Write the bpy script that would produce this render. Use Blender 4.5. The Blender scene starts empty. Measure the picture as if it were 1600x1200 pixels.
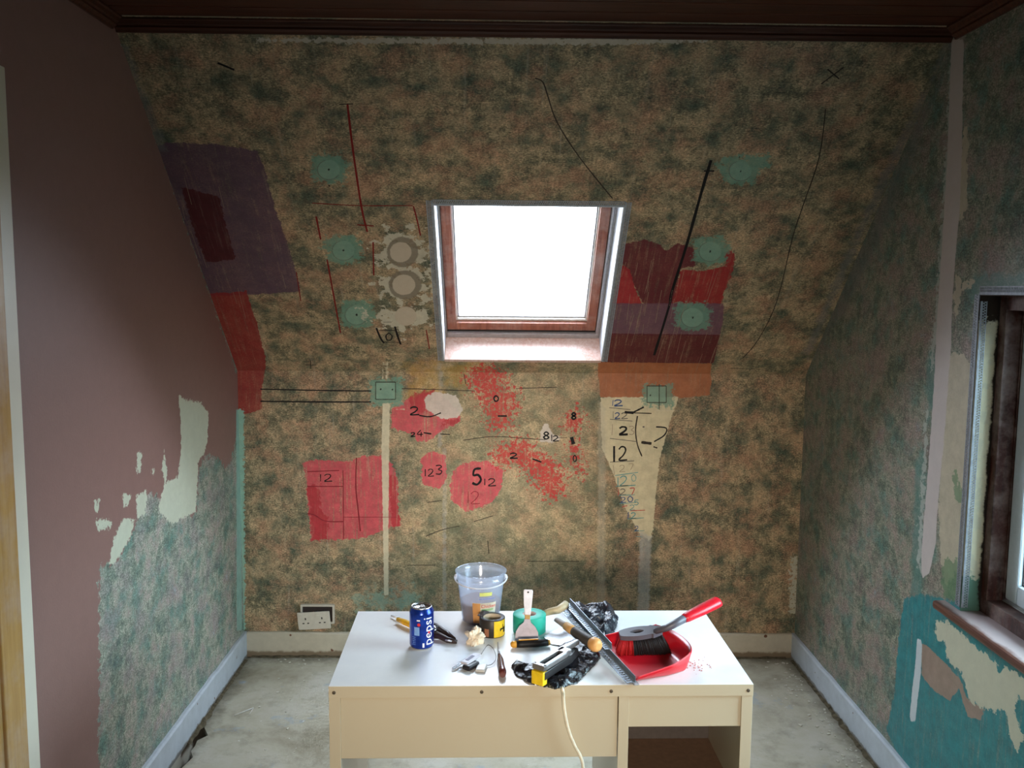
import bpy, bmesh, math, random
import numpy as np
from mathutils import Vector, Matrix, noise as mn
random.seed(7)
SC = bpy.context.scene
COL = SC.collection
PI = math.pi

# ------------------------------------------------------------------ camera, world, lights, exposure
FOC, PITCH, YAW, ROLL, EYE = 1386.97, 0.1076, 0.0145, 0.0085, 1.7225
_cy, _sy, _cp, _sp = math.cos(YAW), math.sin(YAW), math.cos(PITCH), math.sin(PITCH)
_f = Vector((_sy*_cp, _cy*_cp, -_sp)); _r0 = Vector((_cy, -_sy, 0)); _u0 = _r0.cross(_f)
_cr, _sr = math.cos(ROLL), math.sin(ROLL)
CR = _r0*_cr + _u0*_sr; CU = _u0*_cr - _r0*_sr; CF = _f
EYEP = Vector((0, 0, EYE))
cam = bpy.data.cameras.new('camera'); camo = bpy.data.objects.new('camera', cam); COL.objects.link(camo)
camo.matrix_world = Matrix(((CR.x, CU.x, -CF.x, 0), (CR.y, CU.y, -CF.y, 0), (CR.z, CU.z, -CF.z, EYE), (0, 0, 0, 1)))
cam.sensor_fit = 'HORIZONTAL'; cam.sensor_width = 36; cam.lens = FOC/1600*36; cam.clip_start = 0.02
SC.camera = camo
SC.view_settings.view_transform = 'Standard'; SC.view_settings.look = 'None'
SC.view_settings.gamma = 1; SC.view_settings.use_curve_mapping = False
SC.view_settings.exposure = 0.0
SKY_STRENGTH = 38.0
w = bpy.data.worlds.new('overcast_sky'); SC.world = w; w.use_nodes = True
bg = w.node_tree.nodes['Background']; bg.inputs[1].default_value = SKY_STRENGTH
_t = w.node_tree; _tc = _t.nodes.new('ShaderNodeTexCoord'); _sx = _t.nodes.new('ShaderNodeSeparateXYZ'); _rp = _t.nodes.new('ShaderNodeValToRGB')
_mr = _t.nodes.new('ShaderNodeMapRange'); _mr.inputs['From Min'].default_value = -1; _mr.inputs['From Max'].default_value = 1
_t.links.new(_tc.outputs['Generated'], _sx.inputs[0]); _t.links.new(_sx.outputs[2], _mr.inputs['Value']); _t.links.new(_mr.outputs[0], _rp.inputs[0]); _t.links.new(_rp.outputs[0], bg.inputs[0])
_e = _rp.color_ramp.elements; _e.new(.5); _e.new(.52); _e.new(.6)       # ground below the horizon, overcast cloud brightening towards the zenith
for _i, (_p, _c) in enumerate(((0.0, (.014, .015, .012)), (.44, (.022, .023, .020)), (.495, (.075, .08, .08)), (.52, (.36, .41, .47)), (1.0, (.72, .85, 1.0)))):
    _e[_i].position = _p; _e[_i].color = (*_c, 1)

def area(name, loc, target, sx, sy, energy, color, portal=False, spread=PI):
    l = bpy.data.lights.new(name, 'AREA'); l.shape = 'RECTANGLE'; l.size = sx; l.size_y = sy
    l.energy = energy; l.color = color; l.spread = spread
    o = bpy.data.objects.new(name, l); COL.objects.link(o); o.location = loc
    o.rotation_euler = (Vector(target)-Vector(loc)).to_track_quat('-Z', 'Y').to_euler()
    if portal: l.cycles.is_portal = True
    return o
# measured room (metres): left wall, right wall, knee wall, knee height, where the slope meets the ceiling, ceiling height
XL, XR, YB, KN, YT, ZC = -1.1868, 1.4025, 4.0224, 1.3403, 2.8186, 2.5353
YR = -2.6                                        # wall behind the camera
SL = Vector((0, YT-YB, ZC-KN)); SLEN = SL.length; SV = SL.normalized()      # up the slope
SN = Vector((0, SV.z, -SV.y)).normalized(); SN = Vector((0, abs(SN.y), abs(SN.z)))  # outward normal of the slope
SP0 = Vector((0, YB, KN))
SKU0, SKU1, SKV0, SKV1 = -0.25, 0.46, 0.083, 0.975        # skylight opening in slope coordinates
WY0, WY1, WZ0, WZ1 = 1.45, 2.587, 0.772, 1.716            # side window opening
def SLP(u, v, n=0): return SP0 + Vector((u, 0, 0)) + SV*v + SN*n
_c = SLP((SKU0+SKU1)/2, (SKV0+SKV1)/2, 0.24)
area('portal_skylight', _c, _c-SN, SKU1-SKU0+.3, SKV1-SKV0+.3, 1, (1, 1, 1), portal=True)
area('portal_window', (XR+.25, (WY0+WY1)/2, (WZ0+WZ1)/2), (XR-1, (WY0+WY1)/2, (WZ0+WZ1)/2), WY1-WY0+.2, WZ1-WZ0+.2, 1, (1, 1, 1), portal=True)
REAR_FILL = area('rear_fill_light', (0.15, YR+.08, 1.85), (0.05, YB, 0.76), 0.7, 0.5, 8.0, (1.0, 0.86, 0.70), spread=.58)  # added unseen warm fill behind the camera, spread narrowed to dim the edges

# ------------------------------------------------------------------ photo pixel -> point on a known surface
def ray(px, py): return (CR*((px-800)/FOC) + CU*((600-py)/FOC) + CF)
def hit(px, py, p0, n):
    d = ray(px, py); t = (Vector(p0)-EYEP).dot(Vector(n))/d.dot(Vector(n)); return EYEP + d*t
def on_z(px, py, z): return hit(px, py, (0, 0, z), (0, 0, 1))
def on_knee(px, py): p = hit(px, py, (0, YB, 0), (0, 1, 0)); return (p.x, p.z-KN)
def on_slope(px, py): p = hit(px, py, SP0, SN); return (p.x, (p-SP0).dot(SV))
def on_back(px, py):
    a = on_knee(px, py)
    return a if a[1] <= 0 else on_slope(px, py)
def on_left(px, py): p = hit(px, py, (XL, 0, 0), (1, 0, 0)); return (p.y, p.z)
def on_right(px, py): p = hit(px, py, (XR, 0, 0), (1, 0, 0)); return (p.y, p.z)

# ------------------------------------------------------------------ materials
def lin(c):
    return tuple(((x/255)/12.92 if x/255 <= .04045 else (((x/255)+.055)/1.055)**2.4) for x in c)
class NT:
    def __init__(s, name, rough=.6, spec=.3, metal=0.0):
        s.m = bpy.data.materials.new(name); s.m.use_nodes = True; s.t = s.m.node_tree; s.b = s.t.nodes['Principled BSDF']
        s.b.inputs['Roughness'].default_value = rough; s.b.inputs['Specular IOR Level'].default_value = spec
        s.b.inputs['Metallic'].default_value = metal
    def n(s, k): return s.t.nodes.new(k)
    def l(s, a, b): s.t.links.new(a, b)
    def setin(s, sock, v):
        if hasattr(v, 'is_linked') or isinstance(v, bpy.types.NodeSocket): s.l(v, sock)
        elif isinstance(v, (tuple, list)) and len(v) == 3 and sock.type == 'RGBA': sock.default_value = (*v, 1)
        else: sock.default_value = v
    def math(s, op, a, b=0.0, clamp=False):
        x = s.n('ShaderNodeMath'); x.operation = op; x.use_clamp = clamp; s.setin(x.inputs[0], a); s.setin(x.inputs[1], b); return x.outputs[0]
    def coord(s, kind='Object'): return s.n('ShaderNodeTexCoord').outputs[kind]
    def attr(s, name, out='Fac'):
        x = s.n('ShaderNodeAttribute'); x.attribute_name = name; return x.outputs[out]
    def mapping(s, vec, scale=(1, 1, 1), loc=(0, 0, 0), rot=(0, 0, 0)):
        x = s.n('ShaderNodeMapping'); s.l(vec, x.inputs[0]); x.inputs['Scale'].default_value = scale; x.inputs['Location'].default_value = loc
        x.inputs['Rotation'].default_value = rot; return x.outputs[0]
    def noise(s, vec, scale, detail=3, rough=.55, dist=0.0):
        x = s.n('ShaderNodeTexNoise'); s.l(vec, x.inputs['Vector']); x.inputs['Scale'].default_value = scale
        x.inputs['Detail'].default_value = detail; x.inputs['Roughness'].default_value = rough; x.inputs['Distortion'].default_value = dist
        return x.outputs[0]
    def ramp(s, fac, stops):
        x = s.n('ShaderNodeValToRGB'); s.l(fac, x.inputs[0]); e = x.color_ramp.elements
        while len(e) < len(stops): e.new(.5)
        for i, (p, c) in enumerate(stops):
            e[i].position = p; e[i].color = (c, c, c, 1) if not isinstance(c, tuple) else (*c, 1)
        return x.outputs[0]
    def mix(s, fac, a, b, mode='MIX'):
        x = s.n('ShaderNodeMix'); x.data_type = 'RGBA'; x.blend_type = mode
        s.setin(x.inputs[0], fac); s.setin(x.inputs[6], a); s.setin(x.inputs[7], b); return x.outputs[2]
    def bump(s, h, strength=.3, dist=.002):
        x = s.n('ShaderNodeBump'); x.inputs['Strength'].default_value = strength; x.inputs['Distance'].default_value = dist
        s.l(h, x.inputs['Height']); s.l(x.outputs[0], s.b.inputs['Normal'])
    def color(s, c): s.setin(s.b.inputs['Base Color'], c)
_MC = {}
def plain(name, rgb, rough=.5, spec=.4, metal=0.0, var=.12, scale=60, bump=0.0):
    """solid colour with a little procedural wear"""
    if name in _MC: return _MC[name]
    m = NT(name, rough, spec, metal); c = lin(rgb); v = m.coord()
    n = m.noise(v, scale, 4)
    m.color(m.mix(m.ramp(n, [(.3, 0.), (.7, 1.)]), tuple(x*(1-var) for x in c), tuple(min(1, x*(1+var)) for x in c)))
    if bump: m.bump(n, bump, .001)
    _MC[name] = m.m; return m.m
def glassmat(name, tint=(1, 1, 1), gl=.08, rough=.0):
    m = bpy.data.materials.new(name); m.use_nodes = True; t = m.node_tree; t.nodes.remove(t.nodes['Principled BSDF'])
    tr = t.nodes.new('ShaderNodeBsdfTransparent'); g = t.nodes.new('ShaderNodeBsdfGlossy'); x = t.nodes.new('ShaderNodeMixShader')
    lw = t.nodes.new('ShaderNodeLayerWeight'); lw.inputs[0].default_value = .15
    tr.inputs[0].default_value = (*tint, 1); g.inputs['Roughness'].default_value = rough
    t.links.new(lw.outputs['Fresnel'], x.inputs[0]); t.links.new(tr.outputs[0], x.inputs[1]); t.links.new(g.outputs[0], x.inputs[2])
    t.links.new(x.outputs[0], t.nodes['Material Output'].inputs[0]); return m

INK = {k: plain('ink_'+k, c, .6, .2) for k, c in dict(black=(22, 20, 22), thin=(52, 44, 38), red=(122, 26, 22), blue=(62, 84, 128), teal=(92, 150, 150),
                                                     rose=(190, 70, 66), faint=(150, 132, 112), grey=(105, 100, 95), white=(200, 192, 176), rose2=(140, 40, 50)).items()}

# ------------------------------------------------------------------ mesh helpers
class MB:
    def __init__(s): s.bm = bmesh.new(); s.mi = 0
    def _tag(s, fs):
        for f in fs: f.material_index = s.mi
    def box(s, x0, x1, y0, y1, z0, z1, M=None, bev=0.0):
        vs = [Vector((x, y, z)) for x in (x0, x1) for y in (y0, y1) for z in (z0, z1)]
        if M is not None: vs = [M @ v for v in vs]
        v = [s.bm.verts.new(p) for p in vs]
        fs = [s.bm.faces.new([v[i] for i in q]) for q in ((0, 1, 3, 2), (4, 6, 7, 5), (0, 4, 5, 1), (2, 3, 7, 6), (0, 2, 6, 4), (1, 5, 7, 3))]
        if bev:
            ed = list({e for f in fs for e in f.edges})
            r = bmesh.ops.bevel(s.bm, geom=ed, offset=bev, segments=2, affect='EDGES', profile=.5)
            s._tag(r['faces'])
        s._tag([f for f in fs if f.is_valid]); return s
    def lathe(s, prof, n=32, M=None, close=False):
        """prof: list of (r,z)"""
        rings = []
        for r, z in prof:
            if r < 1e-6: rings.append([s.bm.verts.new((M or Matrix()) @ Vector((0, 0, z)))])
            else: rings.append([s.bm.verts.new((M or Matrix()) @ Vector((r*math.cos(2*PI*i/n), r*math.sin(2*PI*i/n), z))) for i in range(n)])
        for a, b in zip(rings, rings[1:] + ([rings[0]] if close else [])):
            for i in range(n):
                j = (i+1) % n
                if len(a) == 1 and len(b) == 1: continue
                if len(a) == 1: f = s.bm.faces.new((a[0], b[i], b[j]))
                elif len(b) == 1: f = s.bm.faces.new((a[j], a[i], b[0]))
                else: f = s.bm.faces.new((a[j], a[i], b[i], b[j]))
                f.material_index = s.mi; f.smooth = True
        return s
    def tube(s, pts, rads, n=12, squash=None, caps=True):
        pts = [Vector(p) for p in pts]
        if not hasattr(rads, '__len__'): rads = [rads]*len(pts)
        rings = []; up = None
        for i, p in enumerate(pts):
            d = (pts[min(i+1, len(pts)-1)]-pts[max(i-1, 0)]).normalized()
            if up is None: up = Vector((0, 0, 1)) if abs(d.z) < .9 else Vector((1, 0, 0))
            a = d.cross(up)
            if a.length < 1e-4: a = d.cross(Vector((1, 0, 0)))
            a.normalize(); b = a.cross(d).normalized(); up = b
            r = rads[i]; ra, rb = (r if isinstance(r, tuple) else (r, r))
            rings.append([s.bm.verts.new(p + a*ra*math.cos(2*PI*k/n) + b*rb*math.sin(2*PI*k/n)) for k in range(n)])
        for a, b in zip(rings, rings[1:]):
            for k in range(n):
                f = s.bm.faces.new((a[k], a[(k+1) % n], b[(k+1) % n], b[k])); f.smooth = True; f.material_index = s.mi
        if caps:
            for rg in (rings[0][::-1], rings[-1]):
                f = s.bm.faces.new(rg); f.material_index = s.mi
        return s
    def prism(s, outline, h0, h1, M=None, bev=0.0):
        """outline: list of (x,y), extruded z h0..h1"""
        M = M or Matrix()
        a = [s.bm.verts.new(M @ Vector((x, y, h0))) for x, y in outline]; b = [s.bm.verts.new(M @ Vector((x, y, h1))) for x, y in outline]
        fs = [s.bm.faces.new(a[::-1]), s.bm.faces.new(b)]
        n = len(a)
        for i in range(n): fs.append(s.bm.faces.new((a[i], a[(i+1) % n], b[(i+1) % n], b[i])))
        if bev:
            ed = list({e for f in fs[:2] for e in f.edges})
            r = bmesh.ops.bevel(s.bm, geom=ed, offset=bev, segments=2, affect='EDGES', profile=.5); s._tag(r['faces'])
        s._tag([f for f in fs if f.is_valid]); return s
    def build(s, name, mats, parent=None, M=None, smooth=False, fixn=True):
        if fixn: bmesh.ops.recalc_face_normals(s.bm, faces=s.bm.faces)
        me = bpy.data.meshes.new(name); s.bm.to_mesh(me); s.bm.free()
        for m in (mats if isinstance(mats, (list, tuple)) else [mats]): me.materials.append(m)
        if smooth: me.shade_smooth()
        o = bpy.data.objects.new(name, me); COL.objects.link(o)
        if parent is not None: o.parent = parent
        if M is not None: o.matrix_basis = M
        return o
def empty(name, loc=(0, 0, 0), rz=0, label=None, cat=None, group=None, kind=None, rot=None):
    o = bpy.data.objects.new(name, None); COL.objects.link(o); o.location = loc; o.rotation_euler = rot or (0, 0, rz); o.empty_display_size = .03
    tag(o, label, cat, group, kind); return o
def tag(o, label=None, cat=None, group=None, kind=None):
    if label: o['label'] = label
    if cat: o['category'] = cat
    if group: o['group'] = group
    if kind: o['kind'] = kind
    return o
def frame_from(p, xdir, zdir=(0, 0, 1)):
    x = Vector(xdir).normalized(); z = Vector(zdir); z = (z - x*z.dot(x)).normalized(); y = z.cross(x)
    return Matrix(((x.x, y.x, z.x, p[0]), (x.y, y.y, z.y, p[1]), (x.z, y.z, z.z, p[2]), (0, 0, 0, 1)))

# ------------------------------------------------------------------ painted wall surfaces: a fine grid that carries one distance field per paint layer
def sdf(P, polys):
    best = np.full(len(P), -9.0)
    for poly in polys:
        A = np.array(poly); B = np.roll(A, -1, 0)
        d = np.full(len(P), 1e9); inside = np.zeros(len(P), bool)
        for a, b in zip(A, B):
            e = b-a; L = (e@e) or 1e-12; t = np.clip(((P-a)@e)/L, 0, 1); q = P-a-t[:, None]*e
            d = np.minimum(d, np.hypot(q[:, 0], q[:, 1]))
            c = (a[1] > P[:, 1]) != (b[1] > P[:, 1])
            xi = a[0]+(P[:, 1]-a[1])*(b[0]-a[0])/((b[1]-a[1]) or 1e-12); inside ^= c & (P[:, 0] < xi)
        best = np.maximum(best, np.where(inside, d, -d))
    return best
def ell(cx, cy, rx, ry=None, n=20): ry = ry or rx; return [(cx+rx*math.cos(2*PI*i/n), cy+ry*math.sin(2*PI*i/n)) for i in range(n)]
def rect(x0, y0, x1, y1): return [(x0, y0), (x1, y0), (x1, y1), (x0, y1)]
def lines(a, brk, step):
    out = []
    pts = sorted(brk)
    for p, q in zip(pts, pts[1:]):
        k = max(1, round((q-p)/step)); out += [p+(q-p)*i/k for i in range(k)]
    return np.array(out+[pts[-1]])
def wall_grid(name, brku, brkv, step, fn, layers, mat, holes=(), kind='structure', uvshift=(0, 0), inks=None, inkm=()):
    us = lines(None, brku, step); vs = lines(None, brkv, step); U, V = np.meshgrid(us, vs); P = np.stack([U.ravel(), V.ravel()], 1)
    nu, nv = len(us), len(vs); co = fn(P)
    idx = np.arange(nu*nv).reshape(nv, nu)
    q = np.stack([idx[:-1, :-1], idx[:-1, 1:], idx[1:, 1:], idx[1:, :-1]], -1).reshape(-1, 4)
    cu = (P[q[:, 0]]+P[q[:, 2]])/2; keep = np.ones(len(q), bool)
    for (a, b, c, d) in holes: keep &= ~((cu[:, 0] > a) & (cu[:, 0] < b) & (cu[:, 1] > c) & (cu[:, 1] < d))
    q = q[keep]
    verts = co.tolist(); faces = q.tolist(); nb = len(verts); mi = [0]*len(faces)
    uvx = P.tolist()
    for (pts, wd, k) in (inks or []):
        pts = [Vector(p) for p in pts]
        for i, p in enumerate(pts):
            d = (pts[min(i+1, len(pts)-1)]-pts[max(i-1, 0)]); d = d.normalized() if d.length > 0 else Vector((1, 0)); nn = Vector((-d.y, d.x))
            ww = wd*(1+.35*mn.noise(Vector((p.x*90, p.y*90, 3))))/2
            for sgn in (1, -1):
                z = p+nn*ww*sgn; uvx.append([z.x, z.y]); verts.append(None)
            if i:
                b = len(verts); faces.append([b-4, b-3, b-1, b-2]); mi.append(k)
    if len(uvx) > nb:
        ex = fn(np.array(uvx[nb:]), off=.0007).tolist()
        for i, e in enumerate(ex): verts[nb+i] = e
    me = bpy.data.meshes.new(name); me.from_pydata(verts, [], faces)
    me.materials.append(mat)
    for m in inkm: me.materials.append(m)
    me.polygons.foreach_set('material_index', mi)
    P2 = np.array(uvx)
    a = me.attributes.new('wuv', 'FLOAT_VECTOR', 'POINT'); a.data.foreach_set('vector', np.concatenate([P2, np.zeros((len(P2), 1))], 1).astype(np.float32).ravel())
    for ly in layers:
        s_ = sdf(P, ly['p']); s_ = np.concatenate([s_, np.full(len(P2)-len(s_), -9.)])
        a = me.attributes.new(ly['n'], 'FLOAT', 'POINT'); a.data.foreach_set('value', s_.astype(np.float32))
    o = bpy.data.objects.new(name, me); COL.objects.link(o); tag(o, kind=kind); return o
def LY(n, f, polys, col, amp=.008, sc=45, soft=.003, op=.92, scr=.3, var=.15, ero=0):
    return dict(ero=ero, n='k_'+n, p=[[f(*p) for p in pl] for pl in polys], c=lin(col), amp=amp, sc=sc, soft=soft, op=op, scr=scr, var=var)
def paper(m, v, stops, blobs, warm=None):
    def tot(a, b, c, k): return m.math('ADD', m.math('MULTIPLY', a, k[0]), m.math('ADD', m.math('MULTIPLY', b, k[1]), m.math('MULTIPLY', c, k[2])))
    fine = m.noise(m.mapping(v, scale=(1, 1.5, 1)), 120, 5, .8)
    mid = m.noise(m.mapping(v, loc=(3, 3, 0)), 34, 5, .75)
    big = m.noise(v, 8, 5, .65); base = m.ramp(tot(big, mid, fine, (.62, .22, .16)), stops)
    t2 = tot(m.noise(m.mapping(v, loc=(5.3, 2.1, 0)), 10.5, 4, .6), mid, fine, (.62, .22, .16))
    base = m.mix(m.math('MULTIPLY', m.ramp(t2, [(.50, 0.), (.59, 1.)]), .72), base, blobs[0])
    t3 = tot(m.noise(m.mapping(v, loc=(1.3, 7.1, 0)), 8, 4, .6), m.noise(v, 40, 5, .75), fine, (.62, .22, .16))
    base = m.mix(m.math('MULTIPLY', m.ramp(t3, [(.49, 0.), (.60, 1.)]), .62), base, blobs[1])
    base = m.mix(1.0, base, m.ramp(fine, [(.37, .45), (.52, 1.0), (.66, 1.8)]), 'MULTIPLY')
    return m.mix(1.0, base, m.ramp(mid, [(.36, .72), (.64, 1.25)]), 'MULTIPLY')
def wall_mat(name, layers, stops, blobs, rough=.55, spec=.3, streak=.6, streakc=(176, 170, 156), base=None):
    m = NT(name, rough, spec); v = m.attr('wuv', 'Vector')
    c = paper(m, v, stops, blobs)
    if base: c = base(m, v, c)
    scr = m.ramp(m.noise(m.mapping(v, scale=(70, 3.2, 1), rot=(0, 0, .03)), 1.0, 6, .78), [(.52, 0.), (.62, 1.)])
    drips = m.ramp(m.noise(m.mapping(v, scale=(22, .9, 1), loc=(4, 1, 0)), 1.0, 5, .7), [(.52, 0.), (.70, 1.)])
    c = m.mix(m.math('MULTIPLY', m.math('MULTIPLY', drips, scr), streak), c, lin(streakc))
    nz = {}; ero = m.ramp(m.noise(m.mapping(v, loc=(8, 3, 0)), 62, 5, .75), [(.43, 1.), (.47, 0.)])
    for L in layers:
        if L['sc'] not in nz: nz[L['sc']] = (m.noise(v, L['sc'], 5, .65))
        d = m.math('MULTIPLY', m.math('SUBTRACT', nz[L['sc']], .5), L['amp']*4.2)
        f = m.math('ADD', m.math('MULTIPLY', m.math('ADD', m.attr(L['n']), d), 1/L['soft']), .5, True)
        f = m.math('MULTIPLY', f, L['op'])
        if L['scr']: f = m.math('MULTIPLY', f, m.math('SUBTRACT', 1.0, m.math('MULTIPLY', scr, L['scr'])))
        if L['ero']: f = m.math('MULTIPLY', f, m.math('SUBTRACT', 1.0, m.math('MULTIPLY', ero, L['ero'])))
        col = m.mix(m.ramp(m.noise(m.mapping(v, loc=(L['sc'], 1, 0)), 22, 5, .7), [(.3, 0.), (.7, 1.)]), tuple(x*(1-L['var']) for x in L['c']), tuple(min(1, x*(1+L['var'])) for x in L['c']))
        c = m.mix(f, c, col)
    m.color(c)
    m.bump(m.noise(v, 130, 4, .7), .35, .0015)
    return m.m

# ---------- back: knee wall + sloping wall
B = on_back
rag = dict(amp=.012, sc=60)
greens = [(514, 265), (537, 391), (557, 492), (1157, 267), (1110, 393), (1082, 496)]
LB = [
 LY('ochre', B, [[(690, 575), (940, 575), (935, 640), (930, 800), (920, 930), (640, 935), (640, 800), (660, 640)]], (196, 178, 130), amp=.16, sc=5, soft=.3, op=.2, scr=0),
 LY('pale_top', B, [[(400, 60), (1110, 60), (1110, 66), (950, 70), (780, 69), (600, 68), (400, 65)]], (190, 180, 165), amp=.012, sc=50, scr=0),
 LY('purple', B, [[(262, 222), (340, 226), (403, 236), (412, 262), (432, 332), (448, 376), (458, 410), (470, 456), (400, 460), (318, 463), (262, 330), (232, 232)]], (92, 66, 84), op=.88, scr=.25),
 LY('maroon_left', B, [[(283, 292), (342, 308), (368, 405), (322, 410), (300, 350)]], (78, 20, 24), op=.9, scr=.35),
 LY('red_left', B, [[(312, 460), (385, 455), (400, 500), (415, 560), (410, 600), (408, 640), (372, 650), (345, 560)]], (142, 38, 38), op=.88, scr=.3),
 LY('heart', B, [[(976, 380), (1010, 375), (1030, 382), (1040, 392), (1060, 380), (1085, 388), (1086, 415), (1064, 420), (1052, 476), (1005, 476), (990, 445), (972, 412)]], (96, 22, 36), scr=.3),
 LY('red_small', B, [[(972, 412), (984, 422), (992, 450), (1004, 476), (957, 476)]], (160, 30, 42), scr=.25, amp=.004),
 LY('red_right', B, [[(1064, 420), (1100, 424), (1135, 415), (1132, 394), (1142, 390), (1149, 400), (1143, 430), (1130, 460), (1128, 477), (1050, 477)]], (148, 28, 34), scr=.5),
 LY('purple_band', B, [[(957, 474), (1131, 474), (1130, 500), (1124, 525), (945, 522)]], (108, 72, 88), scr=.3, amp=.004),
 LY('maroon_band', B, [[(946, 521), (1125, 523), (1120, 545), (1115, 568), (934, 567)]], (92, 24, 32), scr=.35, amp=.004),
 LY('orange', B, [[(934, 566), (1112, 568), (1111, 600), (1109, 618), (1060, 622), (938, 621)]], (168, 100, 64), scr=.3, amp=.005),
 LY('cream', B, [[(938, 621), (1060, 620), (1050, 650), (1038, 690), (1030, 720), (1024, 780), (1020, 830), (1015, 845), (998, 832), (975, 790), (958, 740), (940, 700)]], (212, 200, 166), scr=.12, amp=.006),
 LY('strip_right', B, [[(1000, 830), (1018, 838), (1014, 955), (996, 955)]], (182, 180, 176), op=.6, scr=.3, soft=.01),
 LY('strip_mid', B, [[(935, 622), (946, 640), (946, 955), (933, 955)]], (175, 168, 150), op=.42, scr=.4, soft=.012),
 LY('vertical_faint', B, [rect(684, 566, 690, 700), rect(692, 700, 697, 955)], (178, 172, 168), op=.4, scr=.4, soft=.008),
 LY('yellow_spots', B, [[(640, 575), (684, 570), (684, 620), (640, 615)], [(692, 572), (735, 568), (728, 600), (694, 610)]], (190, 144, 50), amp=.12, sc=12, soft=.10, op=.42, scr=0),
 LY('pink_sq', B, [[(474, 722), (500, 718), (545, 722), (560, 714), (595, 712), (612, 724), (622, 750), (622, 790), (627, 820), (600, 830), (560, 842), (486, 844), (482, 800), (479, 760)],
                   [(612, 640), (640, 622), (676, 612), (690, 616), (718, 645), (720, 660), (692, 672), (668, 690), (650, 688), (640, 675), (612, 670)],
                   [(658, 712), (676, 705), (696, 712), (698, 750), (688, 763), (660, 758)],
                   [(703, 760), (708, 735), (730, 722), (760, 720), (786, 735), (783, 765), (765, 788), (728, 800), (706, 782)]], (202, 78, 88), scr=.6, amp=.012, var=.25, ero=.12),
 LY('pink_red', B, [[(480, 758), (500, 760), (500, 790), (512, 810), (512, 844), (488, 844)], [(606, 745), (621, 745), (620, 780), (627, 820), (612, 826)], [(640, 618), (678, 608), (682, 636), (660, 644), (640, 638)],
                    [(690, 655), (716, 655), (716, 662), (690, 664)]], (172, 42, 50), scr=.5, amp=.02, soft=.006, op=.8),
 LY('white_blob', B, [[(662, 622), (680, 612), (712, 618), (724, 640), (716, 652), (690, 655), (666, 640)], [(846, 668), (856, 660), (862, 676), (876, 684), (866, 692), (844, 690)]], (204, 190, 178), scr=.1, amp=.008),
 LY('red_rag', B, [[(728, 590), (745, 570), (765, 572), (790, 585), (786, 600), (806, 612), (808, 640), (795, 650), (800, 668), (770, 670), (760, 645), (752, 625), (740, 610)],
                   [(768, 712), (780, 700), (800, 690), (822, 688), (835, 705), (860, 715), (882, 740), (878, 770), (862, 780), (845, 765), (820, 735), (800, 722), (780, 730)],
                   [(886, 650), (900, 640), (908, 655), (904, 670), (885, 670)], [(890, 690), (900, 690), (905, 715), (910, 740), (902, 735), (892, 712)]], (190, 50, 48), scr=.5, amp=.085, sc=55, soft=.006, ero=.85),
 LY('teal', B, [[(x-27+d, y-22), (x+18, y-24), (x+30, y-8+d), (x+24, y+18), (x-4, y+22), (x-26, y+14)] for (x, y), d in zip(greens, (0, 3, 5, 0, 2, 0))] +
              [rect(579, 592, 628, 634), [(1003, 602), (1050, 600), (1054, 634), (1030, 636), (1004, 630)], [(1120, 252), (1205, 240), (1200, 262), (1130, 285)],
               [(505, 376), (520, 374), (520, 392), (500, 388)]], (104, 150, 132), amp=.03, sc=50, soft=.014, op=.8, scr=.2),
 LY('teal_low', B, [[(560, 935), (585, 922), (605, 930), (640, 920), (660, 945), (560, 950)]], (130, 166, 150), amp=.09, sc=25, soft=.05, op=.6, scr=.3),
 LY('teal_disc', B, [ell(x, y, 17, 15) for x, y in greens] + [rect(588, 598, 617, 624), rect(1010, 604, 1040, 628)], (132, 164, 146), amp=.002, soft=.004, op=.55, scr=0),
 LY('teal_corner', B, [[(366, 640), (381, 640), (383, 985), (368, 985)]], (140, 180, 165), amp=.012, sc=60, scr=.2),
 LY('holes', B, [ell(x, y, 2.2, 2.2, 8) for x, y in greens] + [ell(x, y, 1.8, 1.8, 8) for x, y in ((595, 608), (613, 609), (1016, 618), (1036, 619), (514, 290), (509, 240), (556, 475), (1156, 245), (1147, 287))], (20, 20, 20), amp=.0, soft=.002, op=1, scr=0, var=0),
 LY('plaster', B, [ell(630, 396, 35, 28), ell(634, 447, 35, 26), [(582, 490), (600, 484), (640, 484), (660, 488), (668, 498), (650, 508), (600, 510), (585, 503)]], (196, 190, 170), amp=.13, sc=20, soft=.004, op=.9, scr=.1),
 LY('plaster_cut', B, [ell(629, 394, 25, 24), ell(633, 445, 26, 23)], (122, 112, 96), amp=.004, soft=.005, op=.85, scr=0),
 LY('plaster_disc', B, [ell(626, 394, 17, 16), ell(631, 445, 18, 16), ell(634, 494, 17, 15)], (192, 178, 158), amp=.002, soft=.003, op=.95, scr=0, var=.05),
 LY('cream_strip', B, [[(598, 630), (609, 630), (608, 700), (607, 800), (607, 930), (600, 930), (598, 800), (596, 700)], rect(597, 566, 599.5, 592), rect(603, 566, 606, 592), rect(568, 640, 582, 642), rect(618, 639, 632, 641), rect(1008, 640, 1060, 642)], (212, 200, 172), amp=.003, scr=.1, op=.85),
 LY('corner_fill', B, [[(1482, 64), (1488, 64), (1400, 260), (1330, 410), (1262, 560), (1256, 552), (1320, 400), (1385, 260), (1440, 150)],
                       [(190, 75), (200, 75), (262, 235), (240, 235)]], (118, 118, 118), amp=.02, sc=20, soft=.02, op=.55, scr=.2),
 LY('edge_chips', B, [[(1236, 870), (1246, 870), (1244, 960), (1234, 960)]], (190, 188, 170), amp=.03, sc=70, soft=.004, op=.8, scr=0),
]
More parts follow.
